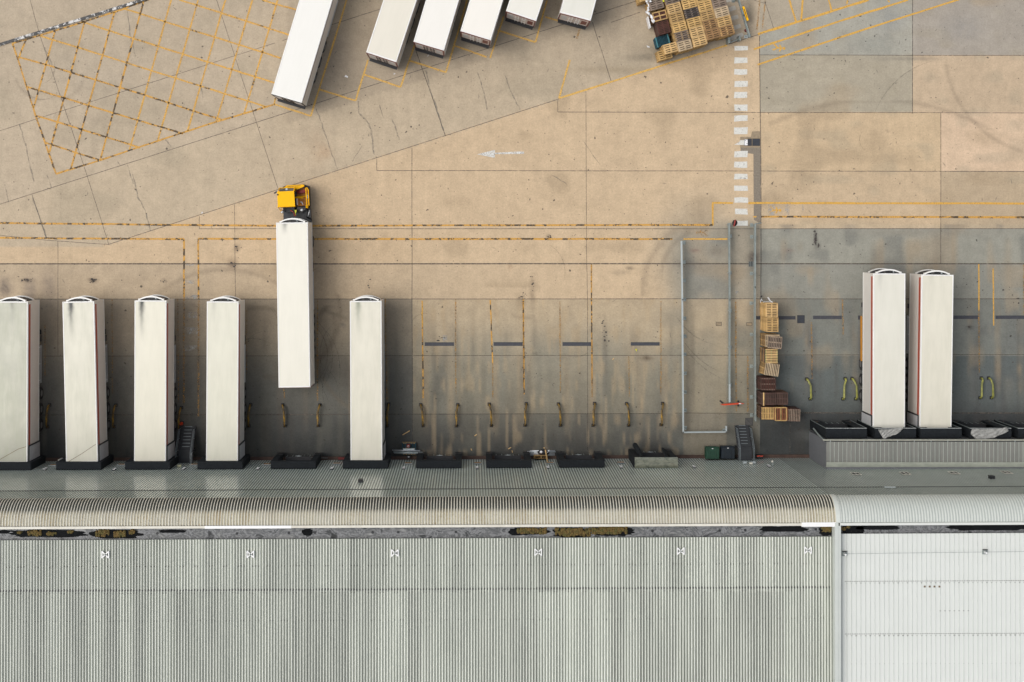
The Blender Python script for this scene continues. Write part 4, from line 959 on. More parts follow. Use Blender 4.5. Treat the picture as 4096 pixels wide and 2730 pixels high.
def silver_shelter():
    t = shelter(2625, "dock shelter with a bent silver metal top and loose black flaps", GS, depth=.82, zt=4.75, w=3.5, top='rubber')
    mb = MB(); n = 12; hw = 1.76
    pts = [(-.02+.88*k/n, 4.76+.10*math.sin(math.pi*k/n)+.02*math.sin(9*k/n)) for k in range(n+1)]
    for xx in (-hw, hw):
        for y, z in pts: mb.v.append((xx, y, z))
    for k in range(n): mb.f.append((k, n+1+k, n+2+k, k+1)); mb.m.append(0)
    mb.box(-hw, hw, -.01, .85, 4.7, 4.755)
    m, nt, b = newmat("tarnished_metal_sheet")
    c = ramp(nt, noise(nt, 1.8, 5, .7, (1,2,1), dist=.8), [(0.3,(0.10,0.11,0.09)),(0.55,(0.30,0.31,0.24)),(0.8,(0.14,0.12,0.08))])
    nt.links.new(c, b.inputs["Base Color"]); b.inputs["Metallic"].default_value = .55; b.inputs["Roughness"].default_value = .33
    part(t, "metal_top", mb, m, smooth=False)
    f = MB().hull2([(-1.85,.2,1.2),(-1.2,.2,1.2),(-1.2,.9,1.0),(-1.85,.9,1.0)], [(-1.83,.0,4.65),(-1.2,.0,4.65),(-1.0,.8,4.5),(-1.83,.8,4.5)]); part(t, "loose_flap", f, M['rubber'])
    f = MB().tube([(-1.15,.75,4.2),(-1.2,1.05,3.0),(-1.35,1.35,1.6)], [.12,.2,.22], 8); part(t, "loose_flap", f, M['rubber'])
    f = MB().hull2([(1.0,1.1,1.3),(1.9,.5,1.2),(1.8,.4,1.2),(.9,1.0,1.3)], [(.9,.9,3.8),(1.8,.2,4.4),(1.7,.1,4.4),(.8,.8,3.8)]); part(t, "loose_flap", f, M['rubber'])
silver_shelter()
GR = "black dock shelters on the raised lobby"
RS = [(3385,"black shelter at the open left end of the raised dock lobby",False),(3582,"black shelter with torn hanging sheet behind the first lobby trailer",True),
      (3764,"black shelter behind the second lobby trailer",True),(3963,"black shelter wrapped in grey plastic sheet after the lobby trailers",False),(4155,"black shelter running off the photo's right edge",False)]
rsh = [shelter(u, lab, GR, depth=.80, zt=5.0, w=3.32, raised=True, docked=dk) for u, lab, dk in RS]
def sheets():
    yw = P(0, 1763, 5.6)[1]+.09; z = 5.13
    def sheet(label, pts, seed):
        "crumpled sheet: fan triangulated grid over an outline with small folds"
        x0 = min(p[0] for p in pts); x1 = max(p[0] for p in pts); mb = MB(); nu = 26; nv = 10; r = random.Random(seed)
        top = [p for p in pts if p[2] == 't']; bot = [p for p in pts if p[2] == 'b']
        def interp(L, t):
            L = sorted(L); k = t*(len(L)-1); i = min(int(k), len(L)-2); f = k-i
            return (L[i][0]*(1-f)+L[i+1][0]*f, L[i][1]*(1-f)+L[i+1][1]*f)
        for i in range(nu+1):
            a = interp(top, i/nu); b = interp(bot, i/nu)
            for j in range(nv+1):
                f = j/nv; u = a[0]*(1-f)+b[0]*f; v = a[1]*(1-f)+b[1]*f
                x, y, _ = P(u, v, z)
                mb.v.append((x, y, z+.03+.05*math.sin(i*1.3+j*.8)*r.uniform(.4,1)+.03*math.sin(j*2.1+i*.5)))
        for i in range(nu):
            for j in range(nv): a = i*(nv+1)+j; mb.f.append((a, a+1, a+nv+2, a+nv+1)); mb.m.append(0)
        o = single("plastic_sheet", mb, M['plastic_sheet'], label, "plastic sheet", origin=P((x0+x1)/2, 1735, z), smooth=True)
        o.modifiers.new("thick", 'SOLIDIFY').thickness = .01
    sheet("grey torn sheet hanging in a triangle over the shelter behind the first lobby trailer", [(3512,1719,'t'),(3560,1717,'t'),(3620,1710,'t'),(3522,1738,'b'),(3534,1757,'b'),(3590,1735,'b')], 1)
    sheet("grey plastic sheet draped over the shelter after the lobby trailers", [(3887,1717,'t'),(3930,1716,'t'),(3995,1716,'t'),(4028,1709,'t'),(3882,1738,'b'),(3903,1756,'b'),(3965,1757,'b'),(4034,1725,'b')], 2)
sheets()

# ------------------------------------------------------------------ trailers
def roof_mat(name, soot_x, soot_len, soot, dirty=0.15, tint=(0.80,0.78,0.72), green=0.0):
    tint = tuple(x*k for x, k in zip(tint, (0.90, 0.895, 0.86)))
    m, nt, b = newmat(name)
    tc = ND(nt, "ShaderNodeTexCoord"); sx = ND(nt, "ShaderNodeSeparateXYZ"); nt.links.new(tc.outputs["Object"], sx.inputs[0])
    c = ramp(nt, noise(nt, .35, 5, .6), [(0.3, tuple(x*(1-dirty*.35) for x in tint)), (0.7, tint)])
    d = ramp(nt, noise(nt, 1.2, 6, .7, (1.8,.25,1)), [(0.42,0.0),(0.75,dirty)])
    c = mixc(nt, d, c, (0.36,0.37,0.27))
    # soot drawn back from the refrigeration unit's exhaust
    wob = math_(nt, 'MULTIPLY', math_(nt, 'SUBTRACT', noise(nt, 1.5, 3, .6), .5), .25)
    dx = math_(nt, 'ADD', math_(nt, 'SUBTRACT', sx.outputs[0], soot_x), wob)
    gx = math_(nt, 'POWER', 2.718, math_(nt, 'MULTIPLY', math_(nt, 'MULTIPLY', dx, dx), -28.0))
    dy = math_(nt, 'DIVIDE', math_(nt, 'SUBTRACT', 13.6, sx.outputs[1]), soot_len, clamp=True)
    gy = math_(nt, 'POWER', math_(nt, 'SUBTRACT', 1.0, dy), 1.6)
    f = math_(nt, 'MULTIPLY', math_(nt, 'MULTIPLY', gx, gy), soot, clamp=True)
    c = mixc(nt, f, c, (0.03,0.035,0.03) if not green else (0.12,0.15,0.09))
    nt.links.new(c, b.inputs["Base Color"]); b.inputs["Roughness"].default_value = .35
    return m
def trailer(label, rear_c, front_c, zr=4.1, roofm=None, docked=True, stripe='red', rear='pink', L=13.6, seam=None, W_=2.6, side='trailer_white', sides=(1,), reefer=True):
    a = np.array(P(*rear_c, zr)[:2]); b = np.array(P(*front_c, zr)[:2]); d = b-a; rz = math.atan2(d[1], d[0])-math.pi/2
    if docked or not label.startswith("angled") and zr == 4.1 and "coupled" in label: L = float(np.linalg.norm(d))
    t = thing("refrigerated_trailer", label, "trailer", (a[0], a[1], 0), rz, "white refrigerated trailers")
    w = W_/2; zb = 1.22
    part(t, "body", MB().box(-w, w, .02, L, zb, zr-.03), M[side])
    part(t, "roof", MB().box(-w+.09, w-.09, .12, L-.10, zr-.03, zr-.004), roofm or M['trailer_white'])
    rl = MB()
    rl.chbox(-w-.01, -w+.10, .0, L+.01, zr-.14, zr+.006, .03); rl.chbox(w-.10, w+.01, .0, L+.01, zr-.14, zr+.006, .03)
    rl.chbox(-w+.10, w-.10, L-.11, L+.01, zr-.14, zr+.004, .03); rl.chbox(-w+.10, w-.10, .0, .13, zr-.14, zr+.004, .02)
    part(t, "roof_rail", rl, M['trailer_rail'])
    lr = MB()
    for sx in (-1, 1): lr.box(sx*w-.012*(sx < 0), sx*w+.012*(sx > 0), 0, L, zb-.06, zb+.10)
    part(t, "lower_rail", lr, M['trailer_rail'])
    if stripe:
        for sx in (-1, 1): part(t, "side_stripe", MB().box(min(sx*w, sx*(w+.008)), max(sx*w, sx*(w+.008)), .25, L-.25, zr-.66 if stripe == 'red' else zr-.52, zr-.26 if stripe == 'red' else zr-.36), M[stripe])
    if seam:
        s = MB(); s.ribbon(seam, .035, zr+.004); part(t, "repair_seam", s, M['rust'])
    ch = MB(); ch.box(-.52, -.38, .1, L-.2, .85, zb); ch.box(.38, .52, .1, L-.2, .85, zb)
    for k in range(9): ch.box(-1.2, 1.2, .5+k*1.5, .6+k*1.5, 1.0, zb-.005)
    part(t, "chassis", ch, M['chassis'])
    for yy in (2.6, 3.95, 5.3):
        for sx in (-1, 1):
            x0 = sx*.92
            wh = part(t, "wheel", MB().tube([(x0, yy, .52), (x0+sx*.03, yy, .52), (x0+sx*.36, yy, .52), (x0+sx*.39, yy, .52)], [.46,.52,.52,.46], 18), M['tyre'])
            part(wh, "rim", MB().tube([(x0+sx*.392, yy, .52), (x0+sx*.40, yy, .52)], [.28,.24], 14), M['rim'])
        part(t, "axle", MB().tube([(-.95, yy, .52), (.95, yy, .52)], .07, 8), M['chassis'])
    for sx in (-1, 1):
        part(t, "landing_leg", MB().box(sx*.95-.08, sx*.95+.08, L-2.9, L-2.7, .15, zb).box(sx*.95-.16, sx*.95+.16, L-3.0, L-2.6, .03, .15), M['chassis'])
        g = MB()
        for z0 in (.45, .75): g.box(sx*1.27-.02, sx*1.27+.02, 6.2, 9.4, z0, z0+.1)
        for y0 in (6.4, 7.8, 9.2): g.box(sx*1.24-.03, sx*1.24+.02, y0, y0+.06, .45, zb)
        part(t, "side_guard", g, M['alu'])
        part(t, "mudguard", MB().box(sx*.9-.2, sx*.9+.35 if sx > 0 else sx*.9+.2, 1.95, 1.98, .35, 1.0) if sx > 0 else MB().box(-1.25, -.7, 1.95, 1.98, .35, 1.0), M['black'])
    part(t, "pallet_box", MB().chbox(-1.15, 1.28, 9.7, 10.2, .5, 1.05, .03), M['chassis'])
    bp = MB().box(-1.2, 1.2, -.02, .1, .45, .6); bp.box(-.6, -.5, 0, .3, .6, .9); bp.box(.5, .6, 0, .3, .6, .9)
    part(t, "rear_bumper", bp, M['chassis'])
    for sx in (-1, 1): part(t, "tail_light", MB().chbox(sx*1.0-.2, sx*1.0+.2, -.05, .0, .78, .92, .02), M['lamp_lens'])
    if docked:      # rear doors folded flat along the sides
        for sx in (-1, 1):
            x0, x1 = sorted((sx*(w+.03), sx*(w+.09)))
            dr = part(t, "rear_door", MB().box(x0, x1, .05, 1.32, zb-.02, zr-.25), M['door_grey'])
            xx = sorted((sx*(w+.02), sx*(w+.10)))
            part(dr, "door_seal", MB().box(xx[0], xx[1], 1.32, 1.42, zb-.02, zr-.22).box(xx[0], xx[1], .05, 1.32, zr-.25, zr-.19), M['black'])
    else:
        fr = MB()
        fr.box(-w+.0, -w+.10, -.05, .02, zb-.1, zr-.14); fr.box(w-.10, w, -.05, .02, zb-.1, zr-.14); fr.box(-w+.10, w-.10, -.05, .02, zr-.28, zr-.141)
        part(t, "rear_frame", fr, M['maroon'] if rear != 'dark' else M['chassis'])
        for sx in (-1, 1):
            x0, x1 = sorted((sx*.02, sx*(w-.12)))
            tilt = {'dark':'chassis'}.get(rear, 'door_pink')
            dr = part(t, "rear_door", MB().box(x0, x1, -.035, .018, zb-.02, zr-.29), M['door_pink'] if rear != 'white' else M['door_grey'])
            lb = MB()
            for o_ in (.16, .42): lb.tube([(sx*o_, -.075, zb), (sx*o_, -.075, zr-.3)], .028, 6)
            for zz in (zb+.5, zb+1.5): lb.box(min(sx*.1, sx*.5), max(sx*.1, sx*.5), -.07, -.04, zz, zz+.05)
            part(dr, "locking_bar", lb, M['trailer_rail'] if rear == 'pink' else M['chassis'])
            pn = MB().box(min(sx*.62, sx*1.08), max(sx*.62, sx*1.08), -.05, -.035, zb+.5, zr-.8)
            part(dr, "door_panel", pn, M['maroon'] if (rear == 'pink' and sx > 0) else M['door_grey'])
        part(t, "underrun_step", MB().box(-1.22, 1.22, -.25, .0, .62, .80), M['chassis'])
        part(t, "light_board", MB().box(-1.25, 1.25, -.10, .01, .95, zb-.03), M['chassis'])
    if reefer:
        hw = 1.05; n = 16; dep = .35
        def arc(hw_, dp): return [(hw_*math.sin(tt), dp*math.cos(tt)) for tt in [math.pi/2*(-1+2*k/n)*.97 for k in range(n+1)]]
        def crv(hw_, dp): return [(-hw_+2*hw_*k/n, dp*(1-abs(-1+2*k/n)**2.0)+.08) for k in range(n+1)]
        o1 = crv(hw, dep-.06); i1 = [(x, y-.05) for x, y in crv(hw-.10, dep-.13)]
        def band(z0, z1, off=0.0, o1=o1, i1=i1):
            mb = MB()
            for k in range(n):
                q = [(o1[k][0], L+o1[k][1]+off), (o1[k+1][0], L+o1[k+1][1]+off), (i1[k+1][0], L+i1[k+1][1]-.0), (i1[k][0], L+i1[k][1])]
                mb._add([(x, y, z0) for x, y in q]+[(x, y, z1) for x, y in q], [(0,1,2,3),(7,6,5,4),(0,4,5,1),(2,6,7,3),(0,3,7,4),(1,5,6,2)])
            return mb
        ru = part(t, "refrigeration_unit", band(zr-.42, zr-.16), M['trailer_rail'])
        feet = MB().box(-hw, -hw+.13, L, L+.14, zr-.42, zr-.165).box(hw-.13, hw, L, L+.14, zr-.42, zr-.165)
        part(ru, "cowl_end", feet, M['trailer_rail'])
        core = [(x, y-.05) for x, y in crv(hw-.12, dep-.16)]
        part(ru, "core", MB().prism([(x, L+y) for x, y in core]+[(hw-.16, L), (-hw+.16, L)], zr-2.3, zr-.42), M['black'])
        fg = crv(hw-.02, dep-.11)
        part(ru, "grille_panel", MB().prism([(x, L+y) for x, y in fg]+[(hw-.02, L+.01), (-hw+.02, L+.01)], zr-1.9, zr-.43), M['chassis'])
        part(ru, "lower_cover", MB().prism([(x, L+y) for x, y in crv(hw+.02, dep-.04)]+[(hw+.02, L+.01), (-hw-.02, L+.01)], zr-2.35, zr-1.9), M['trailer_rail'])
        part(ru, "exhaust", MB().tube([(.42, L+.12, zr-.42), (.42, L+.12, zr-.2), (.36, L+.14, zr-.14)], .045, 8), M['galv_light'])
        part(ru, "condenser_fan", MB().lathe((-.25, L+.13, zr-.45), [(.12,.02),(.12,.05),(.05,.06)], 14), M['cover_grey'])
    return t
RM = roof_mat
T = []
T.append(trailer("docked trailer with dirty green-streaked roof, cut off by the photo's left edge", (46,1853), (48,1207), roofm=RM("roof_dirty_streaked", .05, 3.2, .5, .8, (0.56,0.56,0.47)), seam=[(-1.28,.1),(-.5,.55),(.55,1.15),(1.2,1.35)]))
T.append(trailer("docked trailer with bold soot streak in front and diagonal seam at the rear", (328,1852), (313,1207), roofm=RM("roof_seamed", -.62, 3.6, 1.5, .35, (0.74,0.72,0.62)), seam=[(-1.1,.12),(.0,.75),(1.18,1.5)]))
T.append(trailer("clean docked trailer with soft soot streak, just before the left steel stairs", (600,1852), (602,1203), roofm=RM("roof_soot_soft", -.72, 3.8, 1.3, .16, (0.80,0.77,0.66))))
T.append(trailer("docked trailer just after the left stairs, faint streak on even roof", (888,1851), (891,1207), roofm=RM("roof_even", -.72, 2.4, .3, .2, (0.77,0.755,0.65))))
t4 = trailer("plain white trailer coupled behind the yellow tractor, clear of the dock", (1178,1551), (1168,891), roofm=RM("roof_clean_long", -.62, 1.2, .75, .10, (0.86,0.835,0.75)), stripe=None, docked=False, rear='white')
T.append(trailer("docked trailer with long greenish streak, next to the empty bays", (1466,1849), (1463,1205), roofm=RM("roof_green_streak", -.62, 3.3, .9, .25, (0.80,0.77,0.67), green=1.0), stripe=None))
T.append(trailer("first trailer on the raised lobby, yellow strip showing beside its wheels", (3556,1732), (3558,1095), roofm=RM("roof_lobby_first", -.75, 2.5, .3, .15, (0.80,0.785,0.71)), W_=2.62))
T.append(trailer("second trailer on the raised lobby, close beside the first", (3742,1732), (3751,1100), roofm=RM("roof_lobby_second", -.55, 2.0, .25, .2, (0.80,0.77,0.67)), W_=2.62))
# yellow lifting edge along the first lobby trailer
x, y, _ = P(3446, 1355, .8)
single("yellow_beam", MB().box(x-.02, x+.03, y-1.9, y+1.9, .7, .95).box(x-.05, x-.02, y-1.9, y+1.9, .6, .9), M['beam_orange'], "dull orange beam along the lower side of the first lobby trailer", "beam", origin=(x, y, 0))
def top_trailer(label, bl, br, dirv, **k):
    rc = ((bl[0]+br[0])/2, (bl[1]+br[1])/2); dv = np.array(dirv, float); dv /= np.linalg.norm(dv)
    a = np.array([br[0]-bl[0], br[1]-bl[1]], float); n = np.array([a[1], -a[0]])/np.linalg.norm(a)
    n = (n+dv)/np.linalg.norm(n+dv)
    return trailer(label, rc, (rc[0]+n[0]*660, rc[1]+n[1]*660), docked=False, **k)
top_trailer("longest visible trailer, parked against the yellow hatched box", (1084,376), (1208,413), (112,-375), roofm=RM("roof_top_one", 0, 1, 0, .06, (0.87,0.86,0.83)), stripe='maroon', rear='dark')
top_trailer("angled trailer with cream roof and paler rear band, beyond the empty bay", (1463,208), (1587,252), (63.7,-208), roofm=RM("roof_top_two", 0, 1, 0, .10, (0.80,0.76,0.67)), stripe='maroon', rear='mixed')
top_trailer("angled trailer with black rear header, between the cream one and the shorter ones", (1656,168), (1774,203), (50,-168), roofm=RM("roof_top_three", 0, 1, 0, .05, (0.88,0.86,0.82)), stripe='maroon', rear='mixed')
top_trailer("angled trailer with dark red right-hand door, fourth from the hatched box", (1842,124), (1963,163), (36,-124), roofm=RM("roof_top_four", 0, 1, 0, .05, (0.90,0.87,0.82)), stripe='maroon', rear='pink')
top_trailer("short-showing angled trailer with one pink and one brown rear door", (2026,44), (2143,86), (14,-45), roofm=RM("roof_top_five", 0, 1, 0, .06, (0.84,0.82,0.76)), stripe='maroon', rear='pink')
top_trailer("angled trailer nearest the big pallet pile, both rear doors white", (2241,51), (2362,85), (13,-52), roofm=RM("roof_top_six", 0, 1, 0, .12, (0.80,0.79,0.73)), stripe='maroon', rear='pink')

# ------------------------------------------------------------------ yellow yard tractor
def tractor():
    K = lambda X, Y, z: P(1080+X/7.84, 720+Y/7.84, z)
    c = K(760, 620, 0)
    t = thing("yard_tractor", "bright yellow yard tractor with offset cab, coupled to the white trailer", "tractor", c)
    def pr(z, pts): return [K(x, y, z)[:2] for x, y in pts]
    Y_, O_, D_ = M['loader_yellow'], M['loader_orange'], M['chassis']
    # chassis and front body
    z = 1.0
    part(t, "chassis", MB().prism(pr(z, [(400,830),(1240,830),(1300,1260),(1300,1500),(430,1500),(415,1050)]), .55, .98), M['stair'], True)
    part(t, "front_fender", MB().prism(pr(1.2, [(290,300),(440,200),(560,165),(1080,150),(1225,200),(1250,830),(260,850)]), .45, 1.15), D_, True)
    part(t, "deck", MB().prism(pr(1.3, [(700,330),(1150,240),(1215,300),(1230,800),(740,840)]), 1.16, 1.30), O_, True)
    part(t, "bonnet", MB().hull2([K(435,250,1.15),K(530,170,1.15),K(1050,142,1.15),K(1085,190,1.15),K(1060,225,1.15),K(900,300,1.15),K(700,300,1.15),K(450,262,1.15)][::-1],
                                 [K(450,248,1.75),K(530,180,1.75),K(1045,155,1.75),K(1075,190,1.75),K(1050,222,1.75),K(860,300,1.75),K(700,300,1.75),K(460,255,1.75)][::-1]), Y_, True)
    part(t, "bonnet_slot", MB().prism(pr(1.77, [(552,208),(957,178),(957,190),(552,218)]), 1.75, 1.775), M['black'], True)
    # cab
    cab_b = [(330,330),(770,310),(775,850),(300,870)]
    part(t, "cab_body", MB().prism(pr(2.0, cab_b), 1.0, 1.95), Y_, True)
    gl = MB().hull2([K(300,262,2.0),K(775,245,2.0),K(772,835,2.0),K(262,862,2.0)][::-1], [K(262,362,3.02),K(748,345,3.02),K(775,828,3.02),K(250,855,3.02)][::-1])
    part(t, "cab_windows", gl, M['glass'], True)
    pil = MB()
    for a, b in (((300,262),(262,362)),((775,245),(748,345)),((772,835),(775,828)),((262,862),(250,855))): pil.tube([K(*a, 1.95), K(*b, 3.03)], .05, 6)
    pil.tube([K(300,262,2.0), K(775,245,2.0)], .04, 6)
    part(t, "cab_pillars", pil, Y_, True)
    part(t, "cab_roof", MB().prism(pr(3.1, [(222,372),(752,348),(785,832),(245,860)]), 3.02, 3.12), Y_, True)
    part(t, "wiper", MB().tube([K(300,340,2.95), K(500,290,2.6)], .015, 5), M['black'], True)
    part(t, "sticker", MB().prism(pr(2.62, [(490,270),(550,268),(548,330),(490,334)]), 2.62, 2.64), M['galv_light'], True)
    part(t, "beacon", MB().lathe(K(242,470,3.12), [(.06,0),(.06,.08),(.03,.11)], 10), M['black'], True)
    mr = part(t, "mirror", MB().cbox(K(180,395,2.6), (.30,.09,.35), .6), M['black'], True)
    part(t, "mirror_arm", MB().tube([K(235,370,2.8), K(160,375,2.7), K(150,400,2.65)], .018, 6), M['galv_light'], True)
    # deck rail, red hose, steps
    rl = MB()
    rl.tube([K(1115,265,2.1), K(1160,255,2.1), K(1200,320,2.1), K(1225,800,2.1)], .045, 6)
    rl.tube([K(1125,270,2.2), K(1150,700,2.2), K(1155,880,2.0)], .05, 6)
    for a in ((1125,290),(1150,690),(1222,780),(1200,330)): rl.tube([K(*a, 1.28), K(*a, 2.15)], .035, 6)
    part(t, "hand_rail", rl, Y_, True)
    part(t, "grab_bar", MB().tube([K(780,553,1.9), K(1045,573,1.9)], .05, 6), Y_, True)
    part(t, "deck_partition", MB().tube([K(830,535,1.42), K(1120,515,1.42)], .05, 6), Y_, True)
    hz = MB()
    for k in range(4): hz.tube([K(850+0*k,345+22*k,1.40+.03*k), K(960,360+18*k,1.45), K(1060,335+20*k,1.45), K(1190,345+18*k,1.42)], .07, 7)
    part(t, "red_hose", hz, M['hose_red'], True, smooth=True)
    part(t, "cab_door_glass", MB().prism(pr(1.6, [(775,590),(830,585),(860,800),(790,815)]), 1.30, 1.9), M['black'], True)
    part(t, "cab_door_trim", MB().prism(pr(1.8, [(835,585),(850,585),(862,795),(846,797)]), 1.3, 1.95), M['trailer_rail'], True)
    part(t, "door_post", MB().prism(pr(1.8, [(765,375),(830,370),(835,520),(775,540)]), 1.3, 1.9), M['glass'], True)
    part(t, "step_box", MB().prism(pr(1.5, [(1120,800),(1190,790),(1180,890),(1125,885)]), .9, 1.5), Y_, True)
    part(t, "gas_bottle", MB().tube([K(1172,470,1.5), K(1178,590,1.5)], .06, 8), M['galv_light'], True)
    part(t, "brush_mark", MB().ribbon([K(940,690,1.3)[:2], K(990,700,1.3)[:2], K(1020,740,1.3)[:2], K(1035,790,1.3)[:2]], [.04,.10,.08,.03], 1.306), M['alu'], True)
    part(t, "cable_strap", MB().tube([K(835,335,1.9), K(1060,230,1.85)], .022, 6), M['black'], True)
    # rear deck: tanks, exhaust, couplings, fifth wheel
    part(t, "engine_cover", MB().hull2([K(840,850,1.0),K(1130,835,1.0),K(1150,930,1.0),K(1020,1030,1.0),K(850,1010,1.0)][::-1],[K(850,850,1.45),K(1110,840,1.45),K(1120,915,1.45),K(1000,1000,1.45),K(850,990,1.45)][::-1]), M['cover_grey'], True)
    part(t, "filler_cap", MB().lathe(K(1000,945,1.45), [(.11,0),(.11,.04),(.04,.06)], 14), M['alu'], True)
    part(t, "rear_fender", MB().hull2([K(1180,920,.9),K(1290,920,.9),K(1320,1300,.9),K(1120,1200,.9)][::-1],[K(1210,930,1.3),K(1270,930,1.3),K(1290,1200,1.25),K(1180,1150,1.25)][::-1]), M['black'], True)
    part(t, "fender_blade", MB().tube([K(1240,960,1.33), K(1210,1080,1.33), K(1190,1150,1.3)], [.02,.05,.02], 6), M['alu'], True)
    part(t, "exhaust_stack", MB().tube([K(440,960,1.2), K(400,990,1.9), K(360,1040,1.9)], .09, 10), M['alu'], True, smooth=True)
    part(t, "engine_block", MB().prism(pr(1.5, [(420,860),(760,850),(770,1000),(520,1030),(430,980)]), 1.0, 1.5), M['black'], True)
    part(t, "red_air_hose", MB().tube([K(640,960,1.55), K(720,1000,1.6), K(770,1080,1.5), K(760,1130,1.4), K(820,1120,1.4)], .04, 6), M['hose_red'], True, smooth=True)
    part(t, "air_coupling", MB().prism(pr(1.8, [(770,945),(830,945),(825,1010),(800,1045),(778,1010)]), 1.55, 1.8), M['lime'], True)
    part(t, "yellow_hose", MB().tube([K(800,1040,1.7), K(805,1100,1.5)], .02, 6), M['lime'], True)
    part(t, "fifth_wheel", MB().lathe(K(860,1500,1.0), [(.48,0),(.48,.12),(.4,.16)], 18), D_, True)
    part(t, "cross_member", MB().prism(pr(1.1, [(830,1015),(1000,1015),(1150,925),(1165,945),(1010,1045),(830,1040)]), 1.0, 1.2), M['black'], True)
    for (X, Y) in ((1235,640),(300,640),(1350,1940),(330,1940)):
        sx = 1 if X > 700 else -1; q = K(X, Y, .5)
        wh = part(t, "wheel", MB().tube([(q[0]-sx*.30, q[1], .5), (q[0]-sx*.27, q[1], .5), (q[0]+sx*.0, q[1], .5), (q[0]+sx*.03, q[1], .5)], [.44,.5,.5,.44], 18), M['tyre'], True)
        part(wh, "rim", MB().tube([(q[0]+sx*.032, q[1], .5), (q[0]+sx*.04, q[1], .5)], [.27,.22], 14), M['rim'], True)
    h = MB(); h.tube([K(262,870,2.4), K(350,990,1.6)], .03, 6); h.tube([K(350,870,2.4), K(360,980,1.6)], .03, 6)
    part(t, "rear_bracket", h, Y_, True)
tractor()

# ------------------------------------------------------------------ wheel guides
def wheel_guides():
    left = [((193,1623),(185,1711)),((459,1624),(451,1711)),((722,1634),(714,1721)),((1000,1622),(993,1708)),((1128.5,1622),(1137,1708)),((1278,1622),(1270,1707)),
            ((1554,1620),(1548,1707)),((1682,1622),(1691,1706)),((1831,1622),(1825,1707)),((1957,1620),(1965.5,1706)),((2105.6,1618),(2100.5,1705)),((2234.6,1619),(2242,1705)),
            ((2380,1617),(2374,1705)),((2509,1618),(2516,1705)),((2653,1617),(2647,1703))]
    right = [((3231,1519),(3244.5,1599)),((3386,1517),(3376.5,1599)),((3413,1517),(3428,1599)),((3932,1515),(3927,1594)),((3962,1515),(3973,1594))]
    near = ["first","second","third","fourth","fifth","sixth","seventh","eighth","ninth","tenth","eleventh","twelfth","thirteenth","fourteenth","fifteenth"]
    for k, (a, b) in enumerate(left+right):
        R_ = k >= len(left); mat = M['guide_lime'] if R_ else M['guide_yellow']
        z = .42; A = P(*a, z); B = P(*b, z); dx = (B[0]-A[0])
        lab = (f"bright lime-yellow bent wheel guide, {ORD[k-len(left)]} from the pallet stacks, by the raised dock" if R_ else f"worn yellow and black bent wheel guide, {near[k]} from the left along the bays")
        t = thing("wheel_guide", lab, "wheel guide", (B[0], B[1], 0), 0, "yellow wheel guides in front of the docks")
        mid = (B[0]-dx*.12, A[1]+(B[1]-A[1])*.30, z)
        pts = [(A[0], A[1], .05), (A[0]+dx*.05, A[1]-.04, .30), (A[0]+dx*.2, A[1]-.12, z), mid, (B[0], B[1]+.15, z), (B[0], B[1]+.03, .32), (B[0], B[1], .05)]
        part(t, "rail", MB().tube(pts, .088, 10), mat, True, smooth=True)
        for q in (A, B): part(t, "base_plate", MB().box(q[0]-.14, q[0]+.14, q[1]-.14, q[1]+.14, 0, .02), M['chassis'], True)
wheel_guides()

# ------------------------------------------------------------------ guard rails
def rail(label, pts, posts, side, name="guard_rail", z=1.05, mats=('galv','galv'), w=.10, segs=None, plate=.13):
    a = P(*pts[0], z); t = thing(name, label, "guard rail", (a[0], a[1], 0), 0, "galvanised guard rails")
    mb = MB()
    for p, q in zip(pts[:-1], pts[1:]):
        A, B = P(*p, z), P(*q, z); l = math.hypot(B[0]-A[0], B[1]-A[1]); ang = math.atan2(B[1]-A[1], B[0]-A[0])
        mb.cbox(((A[0]+B[0])/2, (A[1]+B[1])/2, z-.07), (l+w, w, .14), ang)
        mb.cbox(((A[0]+B[0])/2, (A[1]+B[1])/2, .55), (l, w*.5, .10), ang)
    part(t, "top_rail", mb, M[mats[0]], True)
    if segs:
        s = MB()
        for p, q in segs: A, B = P(*p, z), P(*q, z); s.cbox(((A[0]+B[0])/2, (A[1]+B[1])/2, z-.06), (w+.02, abs(A[1]-B[1]), .15), 0)
        part(t, "sleeve", s, M['galv_light'], True)
    for (u, v) in posts:
        q = P(u, v, 0)
        part(t, "post", MB().box(q[0]-.05, q[0]+.05, q[1]-.05, q[1]+.05, 0, z-.14), M['galv'], True)
        part(t, "base_plate", MB().box(q[0]+side*.16-plate, q[0]+side*.16+plate, q[1]-.15, q[1]+.15, 0, .02).box(q[0]+side*.1-.04, q[0]+side*.25, q[1]-.03, q[1]+.03, .02, .14), M['galv'], True)
    return t
r1 = rail("long bright railing between the last empty bay and the walkway, turning at its foot", [(2727,967),(2730,1200),(2734,1731),(2906,1729),(2906,1708)],
     [(2728,972),(2729,1049),(2730,1123),(2731,1199),(2731,1274),(2732,1346),(2732,1418),(2733,1494),(2733,1569),(2733,1642),(2734,1712),(2890,1722)], 1, mats=('galv_light','galv'))
r2 = rail("middle railing with red round sign at its upper end and red board below", [(2918,895),(2920,1200),(2919,1609)],
     [(2909+0,900),(2914,945),(2912,1092),(2913,1243),(2913,1390),(2913,1540),(2913,1595)], 1, segs=[((2919,1538),(2919,1609))])
r3 = rail("railing with pale feet running down beside the tall pallet stacks", [(3022,897),(3021,1150),(3021,1400),(3023,1684)],
     [(3014,901),(3014,948),(3013,1095),(3012,1214),(3013,1339),(3013,1466),(3013,1589),(3014,1661)], -1)
mb = MB(); A, B = P(3022,896,1.0), P(3046,893,.8)
part(r3, "end_arm", mb.tube([A, B, (B[0], B[1]+.05, .1)], .04, 6), M['galv'], True)
